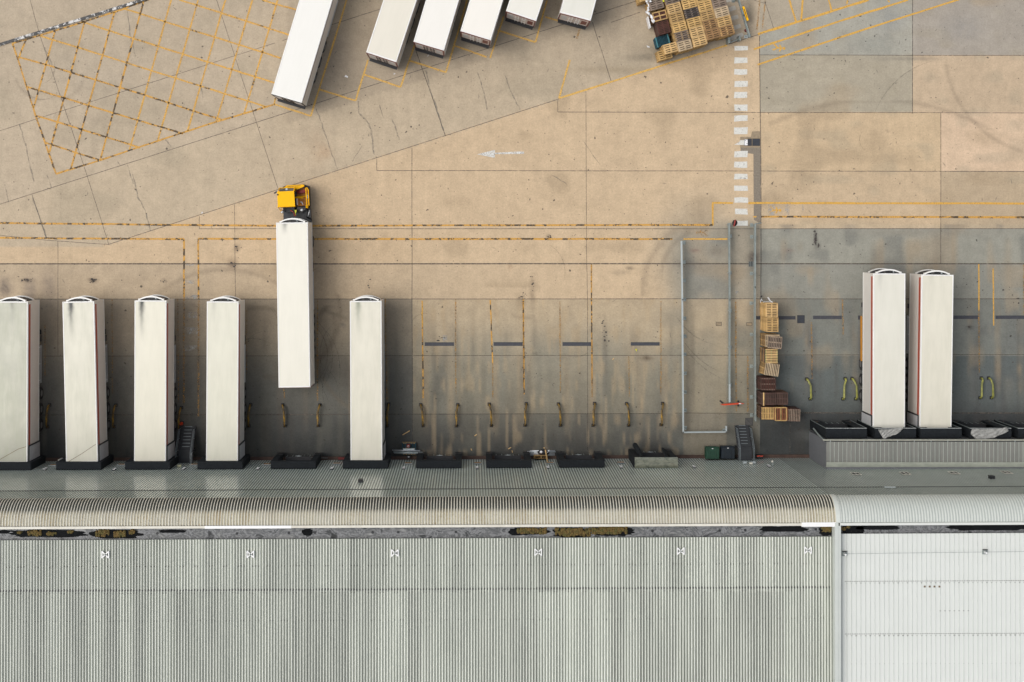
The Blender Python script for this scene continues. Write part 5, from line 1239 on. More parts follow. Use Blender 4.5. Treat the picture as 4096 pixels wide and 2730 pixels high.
def sign_round():
    q = P(2932, 893, 1.0); t = thing("stop_sign", "round red sign seen edge-on at the upper end of the middle railing", "sign", (q[0], q[1], 0))
    mb = MB().tube([(q[0]-.02, q[1], 1.55), (q[0]+.03, q[1]-.01, 1.55)], .30, 20); part(t, "disc", mb, M['hose_red'], True)
    part(t, "back_plate", MB().tube([(q[0]+.03, q[1], 1.55), (q[0]+.10, q[1]-.01, 1.5)], [.28,.24], 20), M['black'], True)
    part(t, "pole", MB().tube([(q[0]+.08, q[1], 0), (q[0]+.08, q[1], 1.4)], .03, 8), M['galv'], True)
    q = P(2872+8, 1617, .9)
    c = P(2929, 1617, .9); t = thing("swing_board", "long red plastic barrier board across the foot of the middle railing", "barrier", (c[0], c[1], 0))
    A, B = P(2882, 1619, .9), P(2977, 1615, .9)
    mb = MB().hull2([(A[0],A[1],.7),(A[0]+.3,A[1]-.09,.7),(B[0]-.3,B[1]-.04,.7),(B[0],B[1],.7),(B[0]-.35,B[1]+.06,.7),(A[0]+.3,A[1]+.06,.7)],
                    [(A[0],A[1],.98),(A[0]+.3,A[1]-.07,.98),(B[0]-.3,B[1]-.04,.98),(B[0],B[1],.98),(B[0]-.35,B[1]+.05,.98),(A[0]+.3,A[1]+.05,.98)])
    part(t, "board", mb, M['red_plastic'], True)
    part(t, "reflector", MB().cbox(P(2960,1616,.99), (.2,.07,.02)), M['white_plastic'], True)
    for (u, v, r_) in ((2886,1609,-.7),(2953,1615,1.57)): q = P(u, v, .1); part(t, "foot", MB().cbox((q[0], q[1], .05), (.5 if r_ > 0 else .35, .12, .1), r_), M['black'], True)
    part(t, "leg", MB().tube([P(2953,1615,.1), P(2953,1615,.75)], .03, 6), M['black'], True)
sign_round()
def top_rails():
    t = rail("slanted railing beside the big pallet pile with a yellow board hooked on", [(2955,-6),(2975,62),(3000,147)], [(2940,4),(2992,147)], -1)
    o = thing("rail_board", "narrow yellow board with dark slot hooked to the slanted railing", "board", P(2981,55,.9))
    A, B = P(2973,28,.95), P(2991,82,.95); ang = math.atan2(B[1]-A[1], B[0]-A[0])
    part(o, "board", MB().cbox(((A[0]+B[0])/2, (A[1]+B[1])/2, .9), (1.25,.17,.16), ang), M['loader_yellow'], True)
    part(o, "slot", MB().cbox(((A[0]+B[0])/2, (A[1]+B[1])/2, .985), (.8,.05,.012), ang), M['chassis'], True)
    q = P(2983, 123, 0); o = thing("bollard", "dark red round base on the ground beside the slanted railing", "base", (q[0], q[1], 0))
    part(o, "disc", MB().lathe((q[0], q[1], 0), [(.13,0),(.13,.10),(.09,.14),(.05,.16)], 16), plain("dark_red_rubber", (0.14,0.012,0.012), .5), True)
    q = P(2911, 178, 0); o = thing("gate_frame", "low steel gate bar with upright ends below the big pallet pile", "gate", (q[0], q[1], 0))
    A, B = P(2913,174,.5), P(2957,156,.5)
    part(o, "bar", MB().tube([A, B], .055, 6), M['galv'], True)
    part(o, "upright", MB().box(A[0]-.12, A[0]+.08, A[1]-.05, A[1]+.45, .0, 1.0), M['galv'], True)
    part(o, "upright", MB().cbox((B[0]-.05, B[1], .5), (.10,.42,1.0), .25), M['galv'], True)
    q = P(2985, 148, 0); part(o, "anchor_plate", MB().box(q[0]-.18, q[0]+.15, q[1]-.12, q[1]+.12, 0, .03), M['galv_light'], True)
top_rails()

# ------------------------------------------------------------------ steel stairs
def stairs(label, tl_, tr_, bl_, br_, skew):
    "tl/tr: foot of the flight on the ground (px), bl/br: landing corners at the wall (px, at landing height)"
    zl = 1.35; A = P(*tl_, 0); B = P(*tr_, 0); C = P(*bl_, zl); D = P(*br_, zl)
    t = thing("steel_stairs", label, "stairs", ((A[0]+B[0])/2, (A[1]+C[1])/2, 0)); n = 7
    x0, x1 = (A[0]+C[0])/2, (B[0]+D[0])/2; y0 = A[1]; y2 = C[1]; y1 = y2 + (y0-y2)*.42
    for k in range(n):
        f = (k+.5)/n; y = y0+(y1-y0)*f; z = zl*(k+1)/(n+1)
        tb = part(t, "tread", MB().box(x0+.05, x1-.05, y-.16, y+.16, z-.04, z), M['stair'], True)
        part(tb, "nosing", MB().box(x0+.3, x1-.3, y+.12, y+.162, z, z+.008), M['stair_rail'], True)
    part(t, "landing", MB().box(x0, x1, y2, y1-.02, zl-.06, zl), M['stair'], True)
    for x in (x0, x1):
        st = MB().hull2([(x-.03,y0,0),(x+.03,y0,0),(x+.03,y1,zl-.25),(x-.03,y1,zl-.25)], [(x-.03,y0,.25),(x+.03,y0,.25),(x+.03,y1,zl),(x-.03,y1,zl)])
        part(t, "stringer", st, M['stair'], True)
        hr = MB()
        for h in (.55, 1.05): hr.tube([(x, y0-.1, h+.1), (x, y1, zl+h), (x, y2+.15, zl+h)], .024, 6)
        for (y, z) in ((y0-.1, 0.1), (y1, zl), (y2+.15, zl), ((y0+y1)/2, zl*.5)): hr.tube([(x, y, z), (x, y, z+1.05)], .024, 6)
        part(t, "handrail", hr, M['stair_rail'], True)
        for y in (y2+.1, y1-.1): part(t, "leg", MB().box(x-.04, x+.04, y-.04, y+.04, 0, zl-.06), M['stair'], True)
    return t
stairs("dark steel stairs between two docked trailers, orange cone at the top corner", (727,1707), (788,1707), (712,1862), (768,1862), 0)
stairs("dark steel stairs beside the green and navy bins", (2939,1703), (2996,1703), (2952,1843), (3006,1843), 0)

def cone(label, u, v, z, h=.7, col='cone_red', tipm='white_plastic'):
    x, y, _ = P(u, v, z); t = thing("traffic_cone", label, "traffic cone", (x, y, z))
    part(t, "base", MB().box(-.2,.2,-.2,.2,0,.04), M['black']); part(t, "body", MB().lathe((0,0,.04), [(.16,0),(.13,.2),(.10,.32)], 14), M[col], smooth=True)
    part(t, "collar", MB().lathe((0,0,.36), [(.10,0),(.06,.2)], 14), M[tipm], smooth=True); part(t, "tip", MB().lathe((0,0,.56), [(.06,0),(.03,.14)], 12), M[col], smooth=True)
cone("orange-red cone at the top corner of the left stairs", 727, 1695, 0, tipm='red_plastic', col='red_plastic')

# ------------------------------------------------------------------ bins and clutter by the wall
def bin_(label, u0, u1, v0, v1, m):
    zt = 1.35; a = P(u0, v1, zt); b = P(u1, v0, zt); t = thing("wheeled_bin", label, "bin", ((a[0]+b[0])/2, (a[1]+b[1])/2, 0))
    x0, x1, y0, y1 = a[0], b[0], a[1], b[1]
    part(t, "body", MB().hull2([(x0+.12,y0+.1,.18),(x1-.12,y0+.1,.18),(x1-.12,y1-.1,.18),(x0+.12,y1-.1,.18)], [(x0+.02,y0+.02,1.2),(x1-.02,y0+.02,1.2),(x1-.02,y1-.02,1.2),(x0+.02,y1-.02,1.2)]), m, True)
    part(t, "lid", MB().hull2([(x0,y0,1.2),(x1,y0,1.2),(x1,y1,1.2),(x0,y1,1.2)], [(x0+.05,y0+.06,1.33),(x1-.05,y0+.06,1.33),(x1-.05,y1-.12,1.36),(x0+.05,y1-.12,1.36)]), m, True)
    r = MB()
    for f in (.3, .72): x = x0+(x1-x0)*f; r.box(x-.02, x+.02, y0+.08, y1-.13, 1.34, 1.375)
    part(t, "lid_rib", r, m, True); part(t, "handle", MB().tube([(x0+.25,y1+.03,1.15),(x1-.25,y1+.03,1.15)], .025, 6), M['chassis'], True)
    part(t, "lid_label", MB().box((x0+x1)/2-.07, (x0+x1)/2+.05, y1-.16, y1-.10, 1.36, 1.37), M['white_plastic'], True)
    for x in (x0+.2, x1-.2):
        for y in (y0+.2, y1-.2): part(t, "castor", MB().tube([(x-.04,y,.1),(x+.04,y,.1)], .1, 12), M['tyre'], True)
bin_("green wheeled waste bin, the left one by the stairs", 2822, 2879, 1789, 1839, M['bin_green'])
bin_("dark navy wheeled waste bin against the steel stairs", 2884, 2941, 1787, 1838, M['bin_navy'])

def pallet_mesh(kind, mat, mat2=None):
    mb = MB(); mats = [mat, mat2 or mat, WOOD['under']]
    if kind == 'euro':      # 1.2 x 0.8, boards along x
        for y, w in ((-.345,.11),(-.178,.095),(0,.13),(.178,.095),(.345,.11)): mb.box(-.6,.6,y-w/2-.0,y+w/2,.122,.144)
        for x in (-.527,0,.527): mb.box(x-.073,x+.073,-.4,.4,.100,.1215, 1)
        mb.box(-.59,.59,-.38,.38,.023,.028, 2)  # dark sheet added below the boards, slot shade put into its colour
        for x in (-.527,0,.527):
            for y in (-.35,0,.35): mb.box(x-.07,x+.07,y-.05,y+.05,.022,.0995, 1)
        for y in (-.35,0,.35): mb.box(-.6,.6,y-.05,y+.05,0,.0215, 1)
    elif kind == 'slat':    # 1.02 x 1.18, many slats along x
        n = 9
        for k in range(n): y = -.59+.04+k*(1.10/(n-1)); mb.box(-.51,.51,y-.039,y+.039,.122,.144)
        mb.box(-.50,.50,-.58,.58,.023,.028, 2)  # same added dark sheet, painted shade between the slats
        for x in (-.46,0,.46): mb.box(x-.05,x+.05,-.59,.59,.022,.1215, 1)
        for y in (-.5,0,.5): mb.box(-.51,.51,y-.06,y+.06,0,.0215, 1)
    elif kind == 'cross':   # open frame look
        for y in (-.35,.0,.35): mb.box(-.6,.6,y-.05,y+.05,.122,.144)
        for x in (-.55,0,.55): mb.box(x-.05,x+.05,-.4,.4,.1,.1215)
        for k in range(9): y = -.36+k*.09; mb.box(-.58,.58,y-.036,y+.036,.06,.08, 1)
        for x in (-.55,0,.55): mb.box(x-.05,x+.05,-.4,.4,0,.0595, 1)
    return mb.mesh("pallet", mats)
PM = {}
def pallet(kind, mk, mk2, x, y, z, rz, label, group):
    key = (kind, mk, mk2)
    if key not in PM: PM[key] = pallet_mesh(kind, WOOD[mk], WOOD[mk2] if mk2 else None)
    o = bpy.data.objects.new("pallet", PM[key]); COL.objects.link(o); o.location = (x, y, z); o.rotation_euler = (0, 0, rz)
    setp(o, label, "pallet", group); return o
LAYER = .146
def stuff_stack(mb_list, kind, x, y, n, rz, r):
    "collect transforms of hidden lower pallets"
    for k in range(n): mb_list.append((kind, x+r.uniform(-.012,.012), y+r.uniform(-.012,.012), k*LAYER, rz))
def stack(desc, kind, mk, mk2, x, y, n, rz, group, indiv, seed, body=None, hidden=None, toplabel=None):
    r = random.Random(seed)
    pal = body or [mk]
    for k in range(n):
        z = k*LAYER; top = (k == n-1)
        if not indiv and not top:
            hidden.append((kind, x, y, z, rz, r.choice(pal))); continue
        o_ = n-1-k
        lab = (toplabel or f"top pallet of the {desc}") if top else f"{ORD[o_]} pallet down in the {desc}"
        m_, m2 = (mk, mk2) if top else (r.choice(pal), None)
        j = 0 if top else .015
        pallet(kind, m_, m2, x+r.uniform(-j, j), y+r.uniform(-j, j), z, rz+r.uniform(-j, j), lab, group)
def merge_hidden(hidden, name, label):
    mats = sorted({h[5] for h in hidden}); mb = MB()
    base = {}
    for h in hidden:
        kd, x, y, z, rz, mk = h; ca, sa = math.cos(rz), math.sin(rz)
        hx, hy = (.6, .4) if kd != 'slat' else (.51, .59); mi = mats.index(mk)
        for sy in (-hy+.05, hy-.05, 0): # reduced form: decks and bearers only, never seen
            for sx0, sx1, z0, z1 in ((-hx, hx, .0, .022), (-hx, hx, .122, .144)):
                mb.cbox((x+(-sy)*sa, y+sy*ca, z+(z0+z1)/2), (2*hx, .1, z1-z0), rz, mi)
        for sx in (-hx+.07, 0, hx-.07): mb.cbox((x+sx*ca, y+sx*sa, z+.072), (.14, 2*hy, .099), rz, mi)
    if mb.v: single(name, mb, [WOOD[m] for m in mats], label, "pallets", kind="stuff")

def small_pile():
    G = "pallets stacked beside the railing"; z = 15*LAYER
    q = lambda x, y: (2900+x/2.613, 1150+y/2.613)
    S = [  # desc, centre crop px, kind, top mats, body mats, rot, indiv, n
     ("yellow stack at the railing's pallet row head", (490,240), 'euro', 'light', None, ['light','yellow'], 0, True, 16),
     ("stack with dark-slotted top, next after the yellow head stack", (495,393), 'slat', 'tan', None, ['light','yellow','tan'], 0, True, 16),
     ("leaning stack topped by a weathered grey pallet", (497,560), 'slat', 'pale', None, ['tan','yellow','brown'], R(90), True, 15),
     ("stack topped by the green-edged pallet", (487,720), 'slat', 'light', 'green', ['brown','tan','darkbrown'], 0, True, 15),
     ("stack topped by the twisted pale slatted pallet", (490,862), 'slat', 'pale', 'black', ['tan','yellow','brown'], R(90-8), True, 15),
     ("dark brown stack just below the twisted pale one", (455,1013), 'slat', 'maroon', 'grey', ['maroon','maroon','darkbrown'], R(90), True, 15),
     ("brown stack with one yellow edge board", (458,1167), 'slat', 'darkbrown', 'maroon', ['maroon','darkbrown'], R(90), True, 15),
     ("brown stack standing out beside the yellow-edged one", (585,1165), 'slat', 'darkbrown', None, ['maroon','darkbrown','brown'], R(90), True, 14),
     ("yellow-topped corner stack nearest the stairs", (457,1318), 'slat', 'yellow', 'brown', ['maroon','darkbrown','brown'], R(90), True, 15),
     ("orange-framed stack in the middle of the last row", (584,1325), 'slat', 'rust', 'maroon', ['brown','maroon'], R(90), False, 15),
     ("dark weathered stack at the outer end of the last row", (713,1337), 'slat', 'grey', 'maroon', ['maroon','darkbrown'], R(90-2), True, 14)]
    hidden = []
    for k, (d, c, kd, m1, m2, body, rz, ind, n) in enumerate(S):
        u, v = q(*c); x, y, _ = P(u, v, n*LAYER)
        if kd == 'euro': # two small pallets side by side on the first stack: use slat shape in light wood
            kd = 'slat'
        stack(d, kd, m1, m2, x, y, n, rz, G, ind, 30+k, body, hidden)
    # second, displaced pallets on two stacks
    u, v = q(523, 577); x, y, _ = P(u, v, 16*LAYER)
    pallet('slat', 'grey', 'pale', x, y, 15*LAYER, R(90-5), "grey weathered pallet lying askew on the leaning stack", G)
    u, v = q(405, 1170); x, y, _ = P(u, v, 15.3*LAYER)
    single("edge_board", MB().box(x-.05, x+.05, y-.55, y+.55, 15*LAYER, 15*LAYER+.03), WOOD['light'], "loose yellow board along the edge of the brown stack", "board", origin=(x, y, 15*LAYER))
    # orange frame boards on the middle stack of the last row
    u, v = q(584, 1325); x, y, _ = P(u, v, 15*LAYER); mb = MB(); z0 = 15*LAYER
    for a in ((-.56,.56,-.50,-.42),(-.56,.56,.42,.50)): mb.box(x+a[2]*1.0, x+a[3], y+a[0], y+a[1], z0, z0+.02)
    for a in (-.58, .50): mb.box(x-.42, x+.42, y+a, y+a+.08, z0, z0+.018)
    mb.box(x-.04, x+.04, y-.5, y+.5, z0, z0+.016)
    single("frame_boards", mb, WOOD['yellow'], "orange-yellow boards framing the top of the middle stack in the last row", "boards", origin=(x, y, z0))
    merge_hidden(hidden, "stacked_pallets", "lower pallets of the orange-framed stack, hidden between its neighbours")
    # white straps and litter at the head of the row
    A = P(3043, 1206, .4); mb = MB()
    for p in ([(3041,1212),(3046,1196),(3050,1204)],[(3070,1190),(3078,1203),(3090,1209)],[(3074,1190),(3083,1207)],[(3052,1209),(3070,1208),(3092,1210)]): mb.tube([P(*c, 2.2) for c in p], .02, 5)
    single("plastic_strapping", mb, M['white_plastic'], "white plastic strapping caught at the head of the pallet row", "strapping", origin=A)
    q_ = P(3046, 1187, .3); single("dark_peg", MB().lathe((q_[0], q_[1], 0), [(.05,0),(.05,.3),(.03,.35)], 8), M['black'], "short black peg standing above the pallet row", "peg", origin=(q_[0], q_[1], 0))
small_pile()

def big_pile():
    G = "pallets in the big pile by the old crossing"
    K = lambda x, y: (2540+x*.238, y*.238); zt = 16*LAYER
    a = np.array([258.,-68.]); b = np.array([44.,157.]); rz = math.atan2(68, 258)
    col1 = np.array([520.,102.])
    # (col,row): top material, bottom material, name
    tops = {}
    names = {
     (1,0):('light',None,"bright clean top pallet in the pile, next to the plastic wrap side"),
     (1,1):('tan',None,"orange-stained top pallet just below the bright clean one"),
     (1,2):('yellow',None,"yellow-brown top pallet above the grey half-covered one"),
     (1,3):('grey','tan',"grey top pallet with yellow edge board"),
     (1,4):('pale',None,"pale grey top pallet at the pile's front edge, beside the corner stack"),
     (2,0):('yellow',None,"yellow top pallet above the blackened one"),
     (2,1):('black','grey',"blackened top pallet in the middle of the pile"),
     (2,2):('yellow',None,"yellow top pallet directly below the blackened one"),
     (2,3):('light',None,"light top pallet two below the blackened one"),
     (2,4):('light',None,"light top pallet at the middle of the pile's front edge"),
     (3,0):('yellow',None,"top pallet with broken slots, upper middle of the pile"),
     (3,1):('tan',None,"stained top pallet left of the pale whitish one"),
     (3,2):('brown','tan',"greyish brown top pallet two rows from the front edge"),
     (3,3):('brown','brown',"brown top pallet on the front edge, second from the railing side"),
     (4,-1):('grey',None,"dark grey-brown top pallet next to the old crossing"),
     (4,0):('pale',None,"pale whitish top pallet next to the old crossing"),
     (4,1):('tan',None,"top pallet with a split board, next to the old crossing"),
     (4,2):('brown','yellow',"brown top pallet with one yellow board at the corner by the gate"),
     (2,-1):('grey',None,"top pallet cut by the photo's upper edge above the yellow ones"),
     (3,-1):('yellow',None,"yellow top pallet cut by the photo's upper edge"),
     (1,-1):('grey',None,"grey-brown top pallet at the upper edge beside the wrapped stack"),
     (0,-1):('grey',None,"grey slatted top pallet beside the white plastic wrap"),
    }
    hidden = []
    offs = {4:(25,264), 3:(0,94), 2:(-8,-12), 1:(0,-4), 0:(0,26)}
    H_ = {0:15, 1:16, 2:16, 3:16, 4:16}
    for (c, r_), (m1, m2, lab) in names.items():
        o = col1+a*(c-1)+b*r_+np.array(offs.get(c, (0,0)))
        cen = o+np.array([140., 40.]); u, v = K(*cen); n = H_[c]; x, y, _ = P(u, v, n*LAYER)
        edge_ = (r_ >= 4 and c in (1, 2)) or (c == 3 and r_ == 3) or (c == 4 and r_ == 2)
        stack("front-edge stack under the "+{(1,4):"pale grey",(2,4):"light",(3,3):"brown",(4,2):"yellow-striped"}.get((c, r_), "x")+" top", 'euro', m1, m2, x, y, n, rz, G, edge_, 90+c*10+r_, ['tan','yellow','yellow','brown'], hidden, toplabel=lab)
    # left column: red-framed, dark brown, blue, corner
    for (cx, cy), kd, m1, m2, n, ind, body, desc, lab in [
        ((408,268),'cross','tan','maroon',14,False,['maroon','brown'],"red-framed stack","dark red boards in a pale wooden frame, beside the plastic wrap"),
        ((468,450),'slat','maroon','maroon',13,True,['maroon','darkbrown'],"dark maroon stack above the blue crates","top pallet of the dark maroon stack above the blue crates"),
        ((590,810),'euro','light',None,15,True,['yellow','tan','light'],"bright corner stack below the blue crates","top pallet of the bright corner stack below the blue crates")]:
        u, v = K(cx+10, cy); x, y, _ = P(u, v, n*LAYER)
        stack(desc, kd, m1, m2, x, y, n, rz if kd != 'slat' else rz, G, ind, 200+cx, body, hidden, toplabel=lab)
    # lower steps of the corner stack
    u, v = K(545, 880); x, y, _ = P(u, v, 9*LAYER)
    for k in range(9): pallet('euro', rnd.choice(['yellow','tan']), None, x-.22, y-.20, k*LAYER, rz, f"{ORD[8-k]} pallet down in the low stepped stack at the front corner", G)
    merge_hidden(hidden, "stacked_pallets", "mass of lower pallets filling the inside of the big pile")
    # blue crates
    for k, zz in enumerate((0, .45, .9)):
        u, v = K(465, 690); x, y, _ = P(u, v, 1.35); ca, sa = math.cos(rz), math.sin(rz)
        t = thing("plastic_crate", ["bottom blue crate","middle blue crate","top open blue crate"][k]+" of the blue stack in the pile's side", "crate", (x, y, zz), rz, "blue crates in the pallet pile")
        s = MB()
        for q in ((-.55,.55,-.42,-.38),(-.55,.55,.38,.42),(-.55,-.51,-.38,.38),(.51,.55,-.38,.38)): s.box(*q, .02, .44)
        part(t, "wall", s, WOOD['blue']); part(t, "rim", MB().box(-.57,-.46,-.44,.44,.44,.452).box(.46,.57,-.44,.44,.44,.452), plain("crate_rim_blue", (0.04,0.17,0.20), .5) if k == 2 else WOOD['blue'])
        s = MB()
        for j in range(9): s.box(-.5+j*.118, -.46+j*.118+.03, -.38, .38, .36, .40)
        part(t, "slats", s, WOOD['blue'])
    # crumpled white plastic wrap along the side
    r = random.Random(8); pts = [(180,-10),(205,60),(225,140),(200,215),(250,260),(290,330),(300,385)]
    mb = MB()
    for i in range(len(pts)-1):
        for j in range(3):
            p, q = pts[i], pts[i+1]; s_ = lambda: r.uniform(-14, 14)
            A = P(*K(p[0]+s_(), p[1]+s_()), 1.9+r.uniform(-.1,.1)); B = P(*K(q[0]+s_(), q[1]+s_()), 1.9+r.uniform(-.1,.1)); C = P(*K((p[0]+q[0])/2+30*r.random(), (p[1]+q[1])/2), 2.05)
            mb.tube([A, C, B], [.03+.08*r.random(), .05+.08*r.random(), .03], 5)
    single("plastic_wrap", mb, M['white_plastic'], "crumpled white plastic wrap hanging down the side of the big pile", "plastic wrap", origin=P(*K(230,200), 1.9), smooth=True)
    A = P(*K(225, 390), .8); t = single("white_board", MB().cbox((A[0], A[1], .8), (.10, .95, .9), .22), M['white_plastic'], "narrow white board standing against the maroon stack", "board", origin=A)
    A = P(*K(258, 25), 2.4); single("white_tag", MB().cbox(A, (.17,.15,.02), .3), M['white_plastic'], "small white tag lying on the grey slatted pallet", "tag", origin=A)
    A = P(*K(478, 18), 2.45); single("yellow_tag", MB().cbox(A, (.13,.17,.03), .1), M['lime'], "small yellow tag lying on the pallets at the photo's upper edge", "tag", origin=A)
    # yellow side stack at upper-left
    for k in range(14):
        x, y, _ = P(*K(232, -55), 15*LAYER); pallet('euro', rnd.choice(['yellow','tan']), None, x-.25, y+.1, k*LAYER, rz+math.pi/2*0, f"{ORD[13-k]} pallet down in the outer stack beyond the plastic wrap", G)
big_pile()

def clutter():
    # blue pallet with cone and bars
    q = lambda x, y: (1540+x/11.2, 1740+y/11.2)
    u, v = q(1075, 625); x, y, _ = P(u, v, .45)
    G = "low blue pallets between the docks"
    for k in range(3):
        key = pallet('slat', 'blue', 'tan', x, y, k*LAYER, R(90), ["bottom pallet under the bars and red cone","middle pallet under the bars and red cone","blue slatted top pallet carrying the red cone"][k], G)
    cu, cv = q(1045, 490); cone("red cone with white collar standing on the blue pallet", cu, cv, .44, tipm='white_plastic')
    def bar(lab, p0, p1, z, r, m='alu'):
        A, B = P(*p0, z), P(*p1, z); single("metal_bar", MB().tube([A, B], r, 8), M[m], lab, "metal bar", "aluminium load bars", origin=A, smooth=True)
    bar("long pale bar lying across the blue pallet, nearest the cone", q(320,690), q(1570,718), .52, .055)
    bar("long bright bar lying across the blue pallet, middle one", q(375,770), q(1700,793), .50, .05, 'galv_light')
    bar("thin scratched bar across the blue pallet, nearest the wall", q(400,815), q(1620,832), .49, .04, 'galv_light')
    A = P(*q(1070, 648), .5); single("load_beam", MB().cbox((A[0], A[1], .50), (.95,.13,.10), .02), M['galv_light'], "short thick pale beam lying beside the cone", "beam", origin=A)
    A = P(*q(1060, 1005), .4); t = thing("battery_box", "small black box with white cap below the blue pallet", "box", (A[0], A[1], 0))
    part(t, "case", MB().chbox(A[0]-.17, A[0]+.17, A[1]-.14, A[1]+.14, 0, .4, .03), M['black'], True); part(t, "cap", MB().chbox(A[0]-.05, A[0]+.06, A[1]+.0, A[1]+.06, .4, .44, .01), M['white_plastic'], True)
    # second bundle
    q = lambda x, y: (2080+x/11.765, 1770+y/11.765)
    lab = ["outermost","second","third","fourth","fifth","innermost"]
    for k, (x0, x1, yy) in enumerate([(480,1650,395),(340,1670,430),(350,1670,468),(310,1640,535),(340,1650,575),(470,1650,615)]):
        bar(f"{lab[k]} metal bar of the bundle under the black bag", q(x0, yy), q(x1, yy-4), .12, .03 if k % 2 else .04, 'galv_light' if k in (2,5) else 'alu')
    A = P(*q(755, 508), .2); single("load_beam", MB().cbox((A[0], A[1], .2), (.36,.07,.06)), M['white_plastic'], "short white bar end on the second bundle", "beam", origin=A)
    r = random.Random(3); A = P(*q(1100, 500), .3); mb = MB()
    n = 16; rings = [(.50,0),(.56,.12),(.50,.28),(.30,.38),(.05,.40)]
    vs = [(A[0]+rr*.9*math.cos(2*math.pi*k/n)*(1+.12*math.sin(k*1.7+j)), A[1]+rr*.5*math.sin(2*math.pi*k/n)*(1+.15*math.sin(k*2.3+j)), z) for j, (rr, z) in enumerate(rings) for k in range(n)]
    fs = [(i*n+k, i*n+(k+1)%n, (i+1)*n+(k+1)%n, (i+1)*n+k) for i in range(4) for k in range(n)]+[tuple(range(4*n, 5*n))]
    mb._add(vs, fs); single("rubbish_bag", mb, M['black'], "slumped black bag lying on the second bundle of bars", "bag", origin=(A[0], A[1], 0), smooth=True)
    A = P(*q(1000, 470), .5); t = thing("helmet", "white and red helmet-like cap resting on the black bag", "cap", (A[0], A[1], .34))
    part(t, "shell", MB().lathe((0,0,0), [(.13,0),(.12,.07),(.08,.13),(.02,.15)], 14), M['white_plastic'], smooth=True); part(t, "peak", MB().cbox((.05,-.1,.03), (.14,.1,.03), .3), M['cone_red'])
    A = P(*q(1335, 435), .5); single("white_strip", MB().cbox((A[0], A[1], .42), (.30,.05,.03), 1.0), M['white_plastic'], "short white strip lying aslant on the black bag's end", "strip", origin=A)
    A, B = P(*q(1200, 360), .55), P(*q(1300, 940), 1.4); single("wooden_plank", MB().tube([A, B], .06, 4), WOOD['light'], "light wooden plank leaning from the bag to the wall", "plank", origin=A)
    A = P(*q(975, 690), .8); t = thing("standing_pallet", "tan pallet standing on edge against the wall behind the second bundle", "pallet", (A[0], A[1], 0))
    s = MB().box(A[0]-.58, A[0]+.58, A[1]+.07, A[1]+.10, .02, .82).box(A[0]-.58, A[0]+.58, A[1]-.13, A[1]-.10, .02, .82)
    for xx in (-.55, 0, .48): s.box(A[0]+xx, A[0]+xx+.08, A[1]-.10, A[1]+.07, .02, .82)
    part(t, "deck", s, WOOD['tan'], True)
    # loose wood, litter, other small things
    for (u0, v0, u1, v1, lab) in [(1610,1741,1639,1724,"loose pale plank on the ground above the blue pallet"),(1898,1745,1907,1739,"small wood splinter on the ground in the second empty bay"),
            (2033,1797,2044,1791,"wood splinter on the ground near the second bundle, the longer one"),(2048,1803,2050,1812,"wood splinter upright beside the longer one near the second bundle"),
            (2173,1793,2180,1793,"chip of yellow wood just beyond the leaning plank"),(2448,1829,2464,1828,"orange board scrap at the wall beside the silver-topped shelter"),
            (2450,1440,2456,1434,"pale stick on the ground in the third empty bay"),(1884,1796,1887,1803,"tiny wood sliver in front of the second empty shelter")]:
        A, B = P(u0, v0, .05), P(u1, v1, .05); l = math.hypot(B[0]-A[0], B[1]-A[1]); single("wood_offcut", MB().cbox(((A[0]+B[0])/2, (A[1]+B[1])/2, .02), (l, .06, .04), math.atan2(B[1]-A[1], B[0]-A[0])), WOOD['light'], lab, "offcut", origin=((A[0]+B[0])/2, (A[1]+B[1])/2, 0))
    A = P(1366, 1836, .4); t = thing("storage_crate", "dark crate with red lid at the wall between two shelters", "crate", (A[0], A[1], 0))
    part(t, "case", MB().box(A[0]-.26, A[0]+.26, A[1]-.17, A[1]+.12, 0, .5), M['black'], True); part(t, "lid", MB().chbox(A[0]-.27, A[0]+.27, A[1]-.05, A[1]+.15, .5, .56, .01), plain("crate_lid_red", (0.16,0.015,0.012), .5), True)
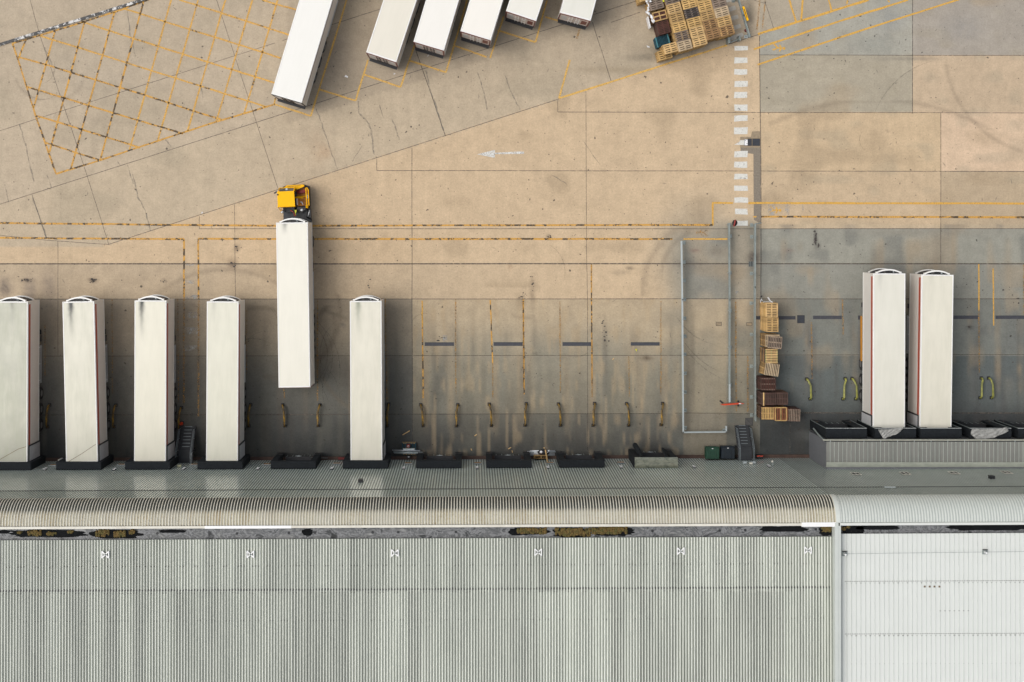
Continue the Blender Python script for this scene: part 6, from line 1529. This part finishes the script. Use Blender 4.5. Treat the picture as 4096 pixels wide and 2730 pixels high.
    A, B = P(1199, 1830, .3), P(1311, 1833, .3); single("metal_bar", MB().tube([A, B], .025, 6), M['galv'], "thin metal bar lying before the empty shelter near the tractor's bay", "metal bar", origin=A)
    A = P(3040, 1827, .8); t = thing("trough", "narrow dark trough with red rim at the wall beside the right stairs", "trough", (A[0], A[1], 0))
    part(t, "body", MB().box(A[0]-.27, A[0]+.27, A[1]-.2, A[1]+.07, 0, .76), M['black'], True); part(t, "rim", MB().chbox(A[0]-.27, A[0]+.27, A[1]-.02, A[1]+.09, .76, .8, .01), M['cone_red'], True)
    A = P(239, 1842, .8); t = thing("white_post", "short white post at the wall beside the seamed trailer", "post", (A[0], A[1], 0)); part(t, "post", MB().chbox(A[0]-.1, A[0]+.1, A[1]-.08, A[1]+.08, 0, .9, .02), M['white_plastic'], True)
    part(t, "cap", MB().chbox(A[0]-.12, A[0]+.12, A[1]-.1, A[1]+.1, .9, .93, .01), M['trim'], True)
    A = P(811, 1835, .3); single("bollard", MB().lathe((A[0], A[1], 0), [(.12,0),(.12,.2),(.05,.3)], 10), M['galv'], "small grey bollard at the wall just right of the left stairs", "bollard", origin=(A[0], A[1], 0))
    for k, (u, v, s_, lab) in enumerate([(2592,190,.10,"scrap of white paper on the ground below the blue crates"),(1386,307,.10,"scrap of white film on the ground beside the longest top trailer"),(1712,223,.05,"white speck of litter behind the black-headed trailer"),
            (1578,295,.05,"white speck of litter behind the cream-roofed trailer"),(809,852,.06,"white paper scrap on the slab near the tractor"),(2808,1828,.09,"white crumpled litter beside the green bin"),
            (2544,1401,.08,"yellow litter scrap below the last dark strip")]):
        A = P(u, v, 0); r = random.Random(k); mb = MB()
        for j in range(5): mb.cbox((A[0]+r.uniform(-s_, s_), A[1]+r.uniform(-s_, s_), .02+.01*j), (s_*r.uniform(.8,1.5), s_*.7, .012), r.uniform(0, 3), 0, r.uniform(-.3,.3))
        single("litter", mb, M['lime'] if 'yellow' in lab else M['white_plastic'], lab, "litter", origin=A)
clutter()
